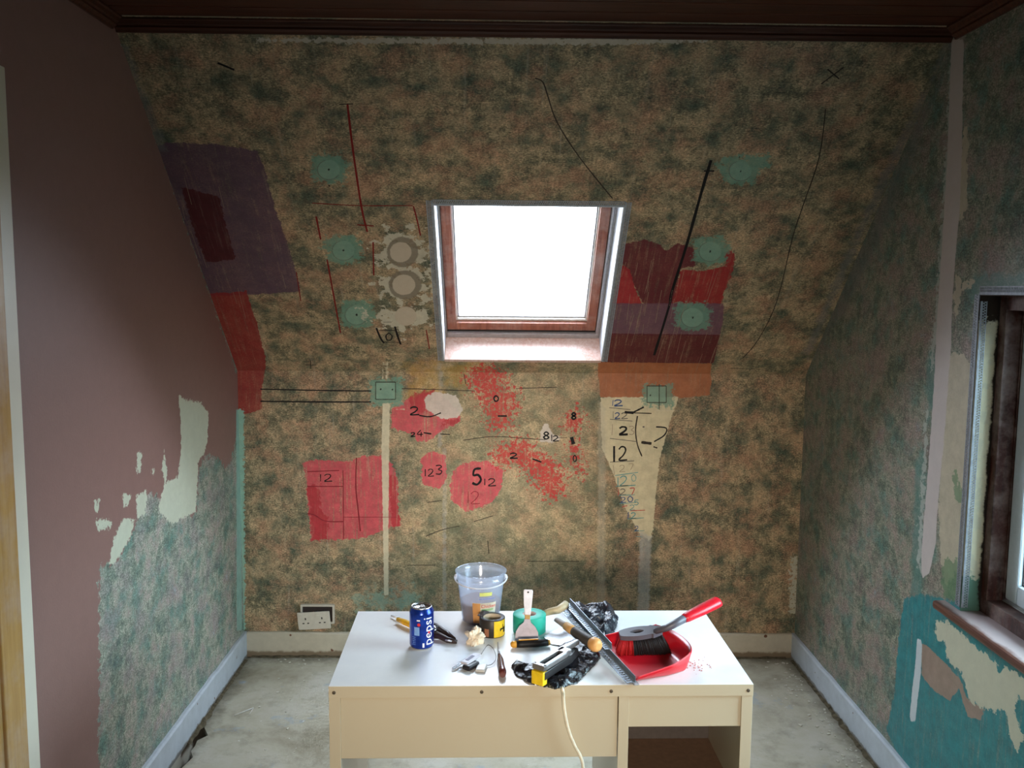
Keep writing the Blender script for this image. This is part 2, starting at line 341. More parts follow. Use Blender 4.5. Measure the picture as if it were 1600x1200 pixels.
GL = {'1': [[(.5, 1), (.5, 0)]], '2': [[(0, .8), (.3, 1), (.7, .95), (.8, .7), (.5, .35), (0, 0), (1, .03)]],
      '3': [[(0, .95), (.55, 1), (.8, .8), (.35, .55), (.85, .35), (.6, .02), (0, .05)]], '5': [[(.9, 1), (.25, .95), (.12, .58), (.6, .6), (.9, .3), (.5, 0), (0, .1)]],
      '8': [[(.5, .52), (.1, .75), (.5, 1), (.9, .75), (.5, .52), (.05, .25), (.5, 0), (.95, .25), (.5, .52)]], '0': [[(.5, 1), (.1, .6), (.3, .05), (.8, .1), (.95, .6), (.5, 1)]],
      '7': [[(0, 1), (.9, 1), (.4, 0)]], 'r': [[(0, 1), (0, 0)], [(0, .7), (.9, 1)]], '4': [[(.6, 1), (0, .35), (1, .35)], [(.7, .7), (.65, 0)]]}
IK = list(INK.keys())
S_IN = []
def smooth(pts, k=4):
    if len(pts) < 3: return [tuple(Vector(pts[0]).lerp(Vector(pts[-1]), i/6)) for i in range(7)]
    out = []
    for i in range(len(pts)-1):
        p0, p1, p2, p3 = (Vector(pts[max(i-1, 0)]), Vector(pts[i]), Vector(pts[i+1]), Vector(pts[min(i+2, len(pts)-1)]))
        for j in range(k):
            t = j/k; out.append(tuple(.5*((2*p1)+(p2-p0)*t+(2*p0-5*p1+4*p2-p3)*t*t+(3*p1-p0-3*p2+p3)*t**3)))
    out.append(tuple(pts[-1])); return out
def pen(pts, wpx, k='black'):
    pts = smooth(pts)
    kn = on_knee(*pts[0])[1] <= 0; f = on_knee if kn else on_slope
    q = [f(*p) for p in pts]; q = [p for p in q if (p[1] < -.003 if kn else p[1] > .003)]
    if len(q) > 1: S_IN.append((kn, q, wpx*.0029*(1 if kn else .85), IK.index(k)+1))
def glyph(ch, x, y, wd, h, wpx=1.6, k='black'):
    for st in GL[ch]: pen([(x+a*wd, y+h-b*h) for a, b in st], wpx, k)
# long setting-out lines
pen([(407, 608), (500, 610), (580, 611)], 2.0); pen([(407, 627), (500, 628), (580, 628)], 2.2); pen([(628, 607), (690, 609), (742, 611)], 1.2, 'thin')
pen([(543, 163), (549, 215), (558, 280), (566, 330), (574, 362)], 3, 'red'); pen([(488, 317), (560, 321), (645, 321)], 1.6, 'red'); pen([(646, 322), (652, 345), (657, 368)], 2.2, 'red')
pen([(558, 351), (584, 353)], 2.2, 'red'); pen([(494, 338), (501, 374)], 2.5, 'red'); pen([(511, 405), (522, 465), (532, 520)], 2.6, 'red'); pen([(583, 378), (584, 430)], 2.4, 'red')
pen([(463, 425), (470, 470)], 1.6, 'red'); pen([(666, 515), (671, 545)], 1.8, 'red'); pen([(530, 163), (552, 162)], 1.5, 'thin')
pen([(1111, 250), (1096, 300), (1073, 382), (1050, 455), (1045, 480), (1022, 555)], 4.4); pen([(1100, 267), (1116, 267)], 2.5)
pen([(836, 122), (848, 128), (856, 150), (870, 190), (905, 245), (957, 310)], 1.7, 'thin')
pen([(1290, 170), (1280, 245), (1255, 320), (1238, 372), (1214, 470), (1185, 530), (1160, 560)], 1.5, 'thin')
pen([(1283, 131), (1318, 105)], 1.8, 'thin'); pen([(1293, 108), (1311, 123)], 1.8, 'thin'); pen([(340, 98), (352, 103), (366, 109)], 3, 'black')
pen([(478, 570), (494, 570)], 1.6); pen([(485, 563), (486, 576)], 1.4)
for pts in ([(665, 838), (690, 828), (718, 822)], [(740, 815), (770, 806)], [(724, 688), (770, 682), (820, 685), (852, 687)], [(824, 877), (905, 877)], [(636, 883), (680, 883)], [(762, 845), (764, 865)], [(806, 607), (870, 605)], [(668, 785), (690, 782)], [(1140, 575), (1190, 577)], [(1030, 600), (1030, 640)]):
    pen(pts, 1.1, 'thin')
for pts, wd in (([(557, 715), (556, 760), (560, 800), (563, 830)], 2), ([(480, 737), (530, 735)], 1.4), ([(480, 760), (536, 760)], 1.5), ([(480, 802), (492, 805), (508, 814), (536, 815)], 1.6), ([(536, 735), (537, 842)], 1.2), ([(537, 808), (620, 808)], .9)): pen(pts, wd, 'rose2')
glyph('1', 499, 741, 4, 11, 1.4); glyph('2', 507, 741, 12, 11, 1.6)
glyph('1', 663, 733, 3, 11, 1.5); glyph('2', 669, 733, 9, 11, 1.6); glyph('3', 681, 727, 11, 14, 1.8)
glyph('5', 738, 732, 15, 25, 3.6); glyph('1', 756, 748, 3, 10, 1.6); glyph('2', 763, 748, 12, 11, 1.7); glyph('1', 730, 768, 3, 18, 1.3, 'rose2'); glyph('2', 736, 768, 14, 19, 1.3, 'rose2')
glyph('2', 641, 636, 14, 12, 2.4); pen([(655, 649), (672, 651), (689, 645)], 2); glyph('2', 642, 676, 7, 6, 1.8); glyph('4', 652, 672, 9, 10, 1.6); pen([(662, 676), (674, 678)], 2.2); pen([(688, 678), (703, 679)], 1.7)
glyph('8', 849, 675, 9, 11, 2.3); glyph('1', 861, 679, 2, 10, 1.5); glyph('2', 864, 681, 9, 8, 1.7)
pen([(872, 684), (886, 684)], .9, 'thin'); pen([(725, 585), (728, 600)], 1, 'thin')
pen([(588, 512), (594, 527), (600, 536)], 3.6); pen([(617, 510), (621, 524), (626, 538)], 3.6); pen([(592, 516), (619, 516)], 1.6); pen([(598, 534), (623, 535)], 1.5); glyph('0', 602, 520, 11, 12, 2.4); pen([(599, 503), (612, 503)], 1.3, 'grey')
glyph('0', 771, 618, 8, 9, 2.4); pen([(778, 650), (792, 650)], 2.6); glyph('2', 797, 708, 12, 8, 2.2); pen([(832, 717), (846, 722)], 2.4); glyph('8', 893, 645, 7, 10, 2.8); pen([(893, 683), (896, 694)], 5.5); glyph('0', 895, 711, 6, 10, 1.7)
# cream patch: the ladder of numbers
glyph('2', 960, 625, 13, 9, 1.9, 'blue'); pen([(958, 625), (957, 634)], 1.2, 'blue'); pen([(952, 637), (985, 640)], 1.1, 'grey')
glyph('2', 961, 645, 8, 9, 1.6, 'blue'); glyph('2', 971, 645, 10, 9, 1.4, 'grey'); pen([(958, 643), (958, 654)], .9, 'grey'); pen([(953, 655), (988, 658)], 1.1, 'grey')
glyph('2', 968, 667, 13, 12, 3.2); glyph('3', 983, 666, 9, 13, 1.1, 'faint'); pen([(957, 663), (956, 680)], .9, 'faint'); pen([(953, 685), (996, 690)], 1.1, 'grey')
glyph('1', 957, 697, 5, 25, 3.2); glyph('2', 967, 698, 13, 21, 2.4); pen([(953, 722), (991, 720)], 1.1, 'grey')
pen([(958, 727), (960, 742)], .8, 'faint'); glyph('2', 968, 727, 9, 10, .9, 'faint'); glyph('7', 982, 725, 8, 9, .9, 'faint')
pen([(961, 743), (997, 738)], 1.3, 'teal'); glyph('1', 964, 746, 3, 14, 1.4, 'teal'); glyph('2', 969, 744, 12, 15, 1.6, 'teal'); glyph('0', 986, 741, 8, 11, 1.0, 'teal'); pen([(962, 760), (993, 758)], 1.3, 'teal')
glyph('2', 969, 764, 9, 9, 1.3, 'grey'); glyph('7', 984, 763, 8, 10, 1.4, 'rose'); pen([(967, 763), (966, 775)], .9, 'rose'); pen([(966, 774), (992, 773)], 1.1, 'teal')
glyph('2', 970, 777, 8, 8, 1.3, 'blue'); glyph('0', 980, 775, 9, 9, 1.4, 'blue'); pen([(968, 787), (994, 785)], 1, 'teal'); glyph('5', 991, 781, 7, 8, 1.2, 'teal')
pen([(972, 792), (980, 790)], 1.2, 'rose'); glyph('2', 984, 789, 8, 8, 1.1, 'teal'); glyph('2', 986, 801, 8, 9, 1.5, 'teal'); pen([(982, 800), (981, 811)], 1.4, 'blue'); pen([(981, 811), (1006, 809)], 1.2, 'teal'); pen([(985, 798), (1008, 797)], 1.1, 'rose')
glyph('2', 992, 822, 6, 7, 1.2, 'blue'); pen([(990, 830), (1007, 829)], .9, 'teal'); pen([(993, 838), (1004, 839)], .8, 'teal')
pen([(976, 644), (990, 645)], 4); pen([(990, 644), (1000, 639), (1006, 636)], 2.6); pen([(990, 645), (1018, 646)], 1.5, 'thin')
pen([(996, 650), (993, 672), (996, 695), (1003, 713)], 2, 'thin'); pen([(1025, 667), (1041, 669), (1038, 680), (1022, 690)], 2.2); pen([(1002, 691), (1018, 693)], 4.2, 'thin'); pen([(1004, 667), (1007, 667)], 2.4, 'grey'); pen([(1021, 698), (1027, 700)], 2, 'thin')
for x, y in greens: pen([(x+18*math.cos(a*.55), y+15.5*math.sin(a*.55)) for a in range(1, 9)], .7, 'grey')
for x0, y0, x1, y1 in ((587, 597, 618, 624), (1011, 603, 1041, 629)):
    pen([(x0, y1), (x0, y0)], 1.1, 'thin'); pen([(x0, y0), (x1, y0)], 1.3, 'thin'); pen([(x1, y0), (x1, y1)], 1.1, 'thin'); pen([(x1, y1), (x0, y1)], 1.2, 'thin')
for _ in range(46):      # thin scraper scratches running down the slope and the paint samples
    x = random.choice((random.uniform(270, 560), random.uniform(960, 1130), random.uniform(960, 1130))); y = random.uniform(250, 500) if x < 600 else random.uniform(400, 560)
    k = (x-742)/(y-1652); h = random.uniform(15, 60)
    pen([(x, y), (x+k*h+random.uniform(-3, 3), y+h)], .55, 'faint')

GREEN = [(.38, lin((92, 94, 78))), (.46, lin((124, 116, 92))), (.52, lin((164, 146, 116))), (.58, lin((180, 152, 120))), (.66, lin((172, 152, 114)))]
MBK = wall_mat('patterned_wallpaper_back', LB, GREEN, (lin((58, 80, 68)), lin((172, 128, 102))))
def f_knee(P, off=0): return np.stack([P[:, 0], np.full(len(P), YB-off), KN+P[:, 1]], 1)
def f_slope(P, off=0):
    b = np.array(SP0)[None] + np.outer(P[:, 1], np.array(SV)); b[:, 0] = P[:, 0]; return b - np.array(SN)[None]*off
inkm = list(INK.values())
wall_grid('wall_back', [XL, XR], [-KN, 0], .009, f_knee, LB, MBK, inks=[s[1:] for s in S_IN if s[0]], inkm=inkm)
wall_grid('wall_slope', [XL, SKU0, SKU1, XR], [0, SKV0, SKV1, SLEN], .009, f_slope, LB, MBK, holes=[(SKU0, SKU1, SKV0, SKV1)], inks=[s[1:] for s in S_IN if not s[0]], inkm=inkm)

# ---------- left wall: mauve paint over the old paper, torn away near the floor
Lf = on_left
LLL = [
 LY('paint', Lf, [[(-60, -60), (190, -60), (187, 55), (373, 592), (374, 650), (366, 700), (360, 725), (350, 735), (345, 718), (330, 712), (318, 716), (310, 740), (306, 800), (300, 806), (270, 790), (250, 776), (235, 770), (225, 785), (205, 840), (180, 880), (160, 880), (155, 885), (155, 1260), (-60, 1260)]], (146, 112, 104), amp=.03, sc=40, op=1, scr=0, var=.04, soft=.002),
 LY('cream', Lf, [[(278, 615), (290, 625), (312, 628), (326, 645), (324, 690), (318, 712), (310, 720), (306, 800), (288, 808), (270, 820), (262, 812), (248, 800), (250, 782), (258, 755), (278, 745), (283, 700), (282, 650)],
                 [(214, 705), (222, 708), (220, 738), (214, 738)], [(235, 733), (242, 733), (240, 745)], [(190, 772), (205, 772), (200, 790), (194, 790)], [(212, 775), (230, 765), (228, 800), (215, 812)],
                 [(150, 812), (175, 812), (172, 826), (152, 828)], [(192, 810), (210, 812), (204, 840), (178, 882), (170, 878), (178, 842)], [(256, 705), (262, 740), (258, 760), (253, 730)], [(148, 784), (156, 780), (154, 800), (149, 800)]], (204, 206, 184), amp=.014, sc=60, scr=0, op=1, var=.05),
 LY('teal_edge', Lf, [[(369, 640), (376, 640), (378, 985), (370, 985)]], (150, 188, 176), amp=.006, sc=60, scr=.2),
]
BLUE_LIT = [(.38, lin((104, 124, 118))), (.46, lin((134, 146, 130))), (.52, lin((170, 172, 156))), (.58, lin((172, 156, 148))), (.66, lin((156, 164, 172)))]  # same paper as the back wall, bluish light painted into its colours
MLW = wall_mat('blue_lit_wallpaper_left', LLL, BLUE_LIT, (lin((92, 136, 126)), lin((158, 146, 146))), streak=.2, rough=.5)
def f_left(P, off=0): return np.stack([np.full(len(P), XL+off), P[:, 0], P[:, 1]], 1)
def f_right(P, off=0): return np.stack([np.full(len(P), XR-off), P[:, 0], P[:, 1]], 1)
DY0, DY1, DZ1 = 1.25, 1.98, 2.03                       # door opening in the left wall
def clip_slope(o):                                       # cut the side walls along the roof slope
    bm = bmesh.new(); bm.from_mesh(o.data)
    bmesh.ops.bisect_plane(bm, geom=bm.verts[:]+bm.edges[:]+bm.faces[:], plane_co=SP0+SN*.02, plane_no=SN, clear_outer=True)
    bm.to_mesh(o.data); bm.free()
clip_slope(wall_grid('wall_left', [YR, DY0, DY1, YB], [0, DZ1, ZC], .012, f_left, LLL, MLW, holes=[(DY0, DY1, 0, DZ1)]))
# ---------- right wall
Rf = on_right
LR = [
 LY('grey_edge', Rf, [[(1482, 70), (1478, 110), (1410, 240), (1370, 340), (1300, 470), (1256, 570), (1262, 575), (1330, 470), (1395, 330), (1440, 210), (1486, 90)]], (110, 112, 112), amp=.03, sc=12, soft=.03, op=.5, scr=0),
 LY('teal_low', Rf, [[(1412, 935), (1440, 928), (1470, 935), (1500, 940), (1640, 1040), (1640, 1260), (1440, 1260), (1385, 1140), (1398, 1080), (1404, 1000)]], (38, 126, 132), amp=.012, sc=30, soft=.006, op=.93, scr=.5, var=.28),
 LY('teal_up', Rf, [[(1520, 430), (1620, 425), (1620, 470), (1518, 470)], [(1448, 560), (1462, 540), (1458, 640), (1448, 660)], [(1430, 720), (1446, 700), (1440, 930), (1424, 930)]], (84, 130, 124), amp=.02, sc=25, soft=.02, op=.6, scr=.2),
 LY('cream_right', Rf, [[(1478, 560), (1500, 548), (1512, 560), (1522, 580), (1522, 700), (1516, 760), (1506, 830), (1502, 880), (1488, 905), (1476, 915), (1470, 870), (1466, 800), (1470, 720), (1474, 640)],
                        [(1494, 430), (1505, 440), (1500, 470), (1494, 500), (1490, 470)], [(1498, 300), (1506, 200), (1514, 190), (1510, 330), (1500, 350)], [(1500, 440), (1526, 437), (1524, 445), (1503, 455)]], (188, 176, 154), amp=.016, sc=40, scr=0, op=.95),
 LY('specks', Rf, [[(1484, 90), (1480, 200), (1474, 300), (1468, 380), (1462, 480), (1452, 560), (1456, 580), (1466, 520), (1476, 380), (1484, 260), (1488, 120)], [(1432, 880), (1440, 760), (1446, 640), (1450, 640), (1444, 780), (1438, 900)]], (172, 176, 168), amp=.03, sc=45, scr=0, op=.85),
 LY('chase', Rf, [[(1487, 62), (1506, 62), (1504, 150), (1503, 230), (1500, 320), (1493, 400), (1488, 470), (1486, 540), (1480, 620), (1474, 700), (1466, 780), (1462, 850), (1452, 895), (1440, 905), (1440, 860), (1448, 760), (1454, 680), (1460, 590), (1464, 500), (1472, 380), (1480, 250), (1484, 140)]], (196, 184, 180), amp=.004, sc=30, scr=0, op=1, var=.04),
 LY('green_spots', Rf, [[(1488, 735), (1494, 730), (1498, 760), (1508, 770), (1503, 785), (1492, 780)], [(1470, 890), (1480, 870), (1490, 880), (1496, 870), (1502, 940), (1475, 935)]], (96, 130, 96), amp=.016, sc=50, scr=0, op=.75),
 LY('brown_peel', Rf, [[(1440, 1005), (1450, 1010), (1480, 1040), (1500, 1060), (1510, 1090), (1540, 1110), (1530, 1125), (1512, 1120), (1498, 1075), (1484, 1095), (1460, 1080), (1440, 1055)]], (156, 130, 116), amp=.006, sc=40, scr=0, op=.95),
 LY('cream_peel', Rf, [[(1462, 968), (1480, 970), (1530, 1015), (1555, 1035), (1562, 1055), (1570, 1040), (1640, 1085), (1640, 1110), (1590, 1090), (1585, 1110), (1600, 1150), (1590, 1175), (1578, 1150), (1572, 1110), (1545, 1112), (1515, 1095), (1502, 1050), (1478, 1030), (1478, 1000), (1462, 1004)]], (196, 192, 170), amp=.016, sc=40, scr=0, op=1, var=.06),
 LY('filler', Rf, [[(1433, 998), (1441, 1000), (1439, 1050), (1434, 1090), (1430, 1128), (1421, 1126), (1425, 1080), (1430, 1040)]], (198, 204, 208), amp=.003, sc=40, scr=0, op=1, var=.04),
]
MRW = wall_mat('blue_lit_wallpaper_right', LR, [(.38, lin((84, 100, 94))), (.46, lin((110, 120, 104))), (.52, lin((146, 144, 128))), (.58, lin((150, 132, 122))), (.66, lin((124, 138, 144)))], (lin((80, 122, 114)), lin((150, 126, 122))), streak=.5, rough=.42, spec=.4)  # back wall paper again, bluish window light mixed into the tones
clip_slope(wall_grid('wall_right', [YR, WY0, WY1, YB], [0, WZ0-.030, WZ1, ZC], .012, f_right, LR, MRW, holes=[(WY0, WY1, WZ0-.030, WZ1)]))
plaster = plain('bare_plaster', (196, 190, 172), .85, .1, var=.1, scale=12, bump=.3)
b = MB(); b.box(XL-.1, XR+.1, YR-.1, YR, 0, ZC); tag(b.build('wall_rear', plain('rear_wall_paint', (150, 120, 105), .8, .1)), kind='structure')
# solid wall bodies behind the papered faces (with the openings left free)
b = MB(); b.box(XL-.12, XL-.001, YR, YB, -.2, 0); b.box(XR+.001, XR+.12, YR, YB, -.2, 0); b.box(XL-.12, XL-.001, YR, DY0, 0, ZC); b.box(XL-.12, XL-.001, DY1, YB+.12, 0, ZC+.3); b.box(XL-.12, XL-.001, DY0, DY1, DZ1, ZC)
b.box(XL-.12, XR+.12, YB+.001, YB+.12, -.2, KN)
b.box(XR+.001, XR+.13, YR, WY0, 0, ZC+.3); b.box(XR+.001, XR+.13, WY1, YB+.12, 0, ZC+.3); b.box(XR+.001, XR+.13, WY0, WY1, 0, WZ0-.04); b.box(XR+.001, XR+.13, WY0, WY1, WZ1, ZC+.3)
tag(b.build('wall_masonry', plaster), kind='structure')
MS = Matrix(((1, SV.x, SN.x, SP0.x), (0, SV.y, SN.y, SP0.y), (0, SV.z, SN.z, SP0.z), (0, 0, 0, 1)))
b = MB(); b.box(XL-.1, SKU0-.001, -.1, SLEN+.25, .001, .16, MS); b.box(SKU1+.001, XR+.1, -.1, SLEN+.25, .001, .16, MS)
b.box(SKU0, SKU1, -.1, SKV0-.001, .001, .16, MS); b.box(SKU0, SKU1, SKV1+.001, SLEN+.25, .001, .16, MS)
tag(b.build('wall_roof_body', plaster), kind='structure')

# ------------------------------------------------------------------ floor
m = NT('worn_floor_board', .8, .15); v = m.coord()
c = m.ramp(m.noise(v, 2.2, 6, .65, .3), [(.3, lin((142, 134, 114))), (.5, lin((176, 170, 152))), (.7, lin((190, 186, 174)))])
c = m.mix(m.math('MULTIPLY', m.ramp(m.noise(v, 9, 6, .7), [(.5, 0.), (.7, 1.)]), .45), c, lin((110, 104, 88)))
c = m.mix(m.ramp(m.noise(v, 38, 3, .6), [(.70, 0.), (.73, 1.)]), c, lin((205, 204, 196)))
c = m.mix(m.math('MULTIPLY', m.ramp(m.noise(m.mapping(v, scale=(4, 4, 4)), 1.3, 5, .7), [(.60, 0.), (.68, 1.)]), .5), c, lin((134, 156, 176)))
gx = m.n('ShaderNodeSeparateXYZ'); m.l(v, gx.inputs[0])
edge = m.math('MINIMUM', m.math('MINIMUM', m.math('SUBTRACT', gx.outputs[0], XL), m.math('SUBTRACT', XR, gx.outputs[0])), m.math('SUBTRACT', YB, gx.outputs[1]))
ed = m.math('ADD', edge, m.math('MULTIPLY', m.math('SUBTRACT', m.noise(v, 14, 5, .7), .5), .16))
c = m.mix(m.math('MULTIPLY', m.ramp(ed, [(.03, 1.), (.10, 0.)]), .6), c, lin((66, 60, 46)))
m.color(c); m.bump(m.noise(v, 30, 5, .7), .3, .003)
b = MB()
ol = [(XL+.02, 3.99), (XR, YB), (XR, YR), (XL, YR), (XL, 2.55)]
yy = 2.55
while yy < 3.3:
    ol.append((XL+.058+.012*math.sin(yy*31)+.008*math.sin(yy*83), yy)); yy += .04
ol += [(XL+.024, 3.36), (XL+.02, 3.6)]
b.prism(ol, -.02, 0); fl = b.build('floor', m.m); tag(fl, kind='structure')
b = MB(); b.box(XL-.05, XR+.1, YR-.1, YB+.1, -.16, -.12); tag(b.build('floor_void', plain('dark_void', (30, 27, 24), .9, .05)), kind='structure')

# ------------------------------------------------------------------ ceiling of dark boards
m = NT('dark_stained_boards', .45, .25); v = m.coord()
gr = m.noise(m.mapping(v, scale=(1.2, 26, 26)), 3.0, 5, .6, .6)
m.color(m.ramp(gr, [(.3, lin((46, 22, 14))), (.6, lin((76, 40, 26))), (.8, lin((92, 50, 32)))])); m.bump(gr, .2, .002); WOODD = m.m
b = MB(); y = YR; k = 0
while y < YT+.12:
    y2 = min(y+.095, YT+.15); b.box(XL-.1, XR+.1, y+.0035, y2-.0005, ZC, ZC+.02, bev=.0025); y = y2
b.box(XL-.1, XR+.1, YR-.1, YT+.2, ZC+.019, ZC+.035)
tag(b.build('ceiling', WOODD), kind='structure')
def mould(name, p, q, nrm, mat=WOODD):      # small stained cornice moulding with a stepped, rounded section
    p, q, nrm = Vector(p), Vector(q), Vector(nrm); prof = [(0, 0), (.034, 0), (.034, -.006), (.029, -.010), (.024, -.018), (.018, -.022), (.018, -.028), (.010, -.034), (.006, -.040), (0, -.040)]
    bm = MB(); A = [bm.bm.verts.new(p+nrm*a+Vector((0, 0, c))) for a, c in prof]; Bv = [bm.bm.verts.new(q+nrm*a+Vector((0, 0, c))) for a, c in prof]
    for i in range(len(prof)): bm.bm.faces.new((A[i], A[(i+1) % len(prof)], Bv[(i+1) % len(prof)], Bv[i]))
    bm.bm.faces.new(A[::-1]); bm.bm.faces.new(Bv); return tag(bm.build(name, mat), kind='structure')
mould('trim_1', (XL, YT+.036, ZC), (XR, YT+.036, ZC), (0, -1, 0))
mould('trim_2', (XL, YR, ZC), (XL, YT-.004, ZC), (1, 0, 0)); mould('trim_3', (XR, YR, ZC), (XR, YT-.004, ZC), (-1, 0, 0))

# ------------------------------------------------------------------ baseboards
def skirt_mat(name, top, dirt, hz=.03):
    m = NT(name, .5, .3); v = m.coord(); z = m.n('ShaderNodeSeparateXYZ'); m.l(v, z.inputs[0])
    n = m.noise(v, 14, 6, .7); c = m.mix(m.ramp(n, [(.35, 0.), (.65, 1.)]), tuple(x*.85 for x in lin(top)), lin(top))
    h = m.math('ADD', z.outputs[2], m.math('MULTIPLY', m.math('SUBTRACT', m.noise(v, 18, 5, .7), .5), .035))
    c = m.mix(m.math('MULTIPLY', m.ramp(h, [(hz*.7, 1.), (hz, 0.)]), .85), c, lin(dirt))
    c = m.mix(m.ramp(m.noise(m.mapping(v, loc=(4, 4, 4)), 24, 2, .4), [(.72, 0.), (.745, 1.)]), c, lin((110, 76, 58)))
    m.color(c); m.bump(n, .2, .002); return m.m
SKB = skirt_mat('dirty_cream_paint', (196, 188, 170), (112, 92, 70), .032); SKS = skirt_mat('blue_white_gloss', (196, 204, 212), (110, 102, 92), .016)
H = .117
def ragged(x0, x1, f, name, mat, n=70, amp=.006):
    """board with a slightly broken top edge"""
    bm = MB(); prev = None
    for i in range(n+1):
        t = i/n; x = x0+(x1-x0)*t; h = H+amp*(mn.noise(Vector((x*9, 1.7, 0)))-.15)
        ring = [bm.bm.verts.new(f(x, d, z)) for d, z in ((0, .0), (.018, .0), (.018, h-.006), (.012, h), (0, h))]
        if prev:
            for k in range(5): bm.bm.faces.new((prev[k], prev[(k+1) % 5], ring[(k+1) % 5], ring[k]))
        prev = ring if prev else ring
        if i == 0: bm.bm.faces.new(ring[::-1])
        if i == n: bm.bm.faces.new(ring)
    return tag(bm.build(name, mat), kind='structure')
ragged(XL+.018, XR-.018, lambda x, d, z: Vector((x, YB-d, z)), 'baseboard_back', SKB)
ragged(DY1+.07, YB, lambda y, d, z: Vector((XL+d, y, z)), 'baseboard_left', SKS)
ragged(YR, YB, lambda y, d, z: Vector((XR-d, y, z+.0)), 'baseboard_right', SKS)
b = MB()      # rough dirt and plaster crumbs packed along the foot of the boards
for (a0, a1, f) in ((XL+.04, XR-.04, lambda t, d: (t, YB-.018-d)), (3.2, 3.98, lambda t, d: (XL+.018+d, t)), (2.2, 3.98, lambda t, d: (XR-.018-d, t))):
    t = a0; prev = None
    while t < a1:
        wv = .012+.016*abs(mn.noise(Vector((t*13, 2, 5)))); hv = .004+.012*abs(mn.noise(Vector((t*17, 7, 5))))
        pa, pb, pc = f(t, .0), f(t, wv*.5), f(t, wv)
        ring = [b.bm.verts.new((*pa, .0005)), b.bm.verts.new((*pa, hv)), b.bm.verts.new((*pb, hv*.8)), b.bm.verts.new((*pc, .0005))]
        if prev:
            for k in range(3): b.bm.faces.new((prev[k], prev[k+1], ring[k+1], ring[k]))
        prev = ring; t += .015
tag(b.build('dirt_line', plain('dirt', (92, 84, 68), .95, .05, var=.5, scale=50)), 'brown dirt and plaster dust packed along the foot of the baseboards', 'dirt', kind='stuff')
b = MB()
for i in range(240):
    side = random.random()
    if side < .55: x, y = XR-.05-abs(random.gauss(0, .06)), random.uniform(2.3, 3.95)
    elif side < .8: x, y = random.uniform(XL+.1, XR-.1), YB-.05-abs(random.gauss(0, .05))
    else: x, y = random.uniform(XL+.12, XR-.1), random.uniform(2.4, 3.9)
    s = random.uniform(.002, .007); M = Matrix.Translation((x, y, s*.4)) @ Matrix.Rotation(random.uniform(0, 6), 4, 'Z')
    b.box(-s, s, -s*.6, s*.6, -s*.3, s*.3, M)
tag(b.build('plaster_crumbs', plain('plaster_crumb', (196, 192, 178), .9, .05)), 'pale plaster crumbs scattered over the grey floor', 'crumbs', kind='stuff')
b = MB(); p = on_z(366, 1118, .003); q = on_z(396, 1106, .004); b.tube([p, q], .0025, 6); b.tube([q, on_z(390, 1116, .003)], .002, 6)
tag(b.build('wood_splinter', plain('pale_wood_chip', (206, 204, 196), .7)), 'thin pale splinter lying on the floor left of the desk', 'splinter')

# ------------------------------------------------------------------ skylight
def woodmat(name, c0, c1, rough=.4, sx=(30, 2, 30)):
    m = NT(name, rough, .35); v = m.coord(); n = m.noise(m.mapping(v, scale=sx), 2.5, 5, .6, .5); w2 = m.noise(v, 6, 5, .7)
    c = m.mix(m.ramp(n, [(.35, 0.), (.7, 1.)]), lin(c0), lin(c1)); c = m.mix(m.math('MULTIPLY', m.ramp(w2, [(.45, 0.), (.65, 1.)]), .35), c, lin((196, 176, 168)))
    m.color(c); m.bump(n, .15, .001); return m.m
PINE = woodmat('reddish_varnished_pine', (120, 66, 50), (166, 104, 80)); SILLW = woodmat('weathered_pine_sill', (190, 150, 135), (214, 190, 182), .35)
GREYM = plain('grey_aluminium', (168, 166, 168), .35, .5, .6); SEAL = plain('black_rubber_seal', (36, 32, 32), .6)
sky = empty('window_1', SLP(.1, .5, .1), kind='structure'); sky.matrix_world = MS.copy()
def ring4(b, u0, u1, v0, v1, wu, n0, n1, wv0=None, wv1=None, bev=.002):
    wv0 = wv0 or wu; wv1 = wv1 or wu
    b.box(u0, u0+wu, v0, v1, n0, n1, bev=bev); b.box(u1-wu, u1, v0, v1, n0, n1, bev=bev)
    b.box(u0+wu, u1-wu, v0, v0+wv0, n0, n1, bev=bev); b.box(u0+wu, u1-wu, v1-wv1, v1, n0, n1, bev=bev)
U0, U1, V0, V1 = SKU0, SKU1, SKV0, SKV1
b = MB(); b.box(U0-.004, U0+.005, V0, V1, .0, .16); lin1 = b.build('reveal', plain('white_lining_board', (206, 208, 212), .6), sky)
b = MB(); b.box(U1-.005, U1+.004, V0, V1, .0, .16); b.build('reveal', plain('white_lining_board', (206, 208, 212), .6), sky)
b = MB(); b.box(U0+.005, U1-.005, V1-.006, V1+.004, .0, .16); b.build('reveal', plain('white_lining_board', (206, 208, 212), .6), sky)
b = MB(); b.box(U0+.005, U1-.005, V0-.006, V0+.010, -.004, .15, bev=.002); b.build('sill', SILLW, sky)
b = MB(); ring4(b, U0+.006, U1-.006, V0+.010, V1-.006, .006, .128, .185, wv0=.028); b.box(U1-.024, U1-.012, V0+.03, V1-.02, .132, .185, bev=.002); b.build('window_frame', GREYM, sky)
b = MB(); ring4(b, U0+.008, U1-.020, V0+.038, V1-.020, .006, .14, .19); b.build('seal', SEAL, sky)
SA, SB, SCC, SD = U0+.012, U1-.024, V0+.044, V1-.02
b = MB(); ring4(b, SA, SB, SCC, SD, .042, .145, .2, wv0=.045); sash = b.build('sash', PINE, sky)
b = MB(); ring4(b, SA+.042, SB-.042, SCC+.045, SD-.042, .006, .162, .2, wv0=.012); b.build('glazing_bead', plain('pale_glazing_bead', (222, 218, 214), .3), sash)
b = MB(); ring4(b, SA+.048, SB-.048, SCC+.057, SD-.048, .006, .172, .2); b.build('spacer', GREYM, sash)
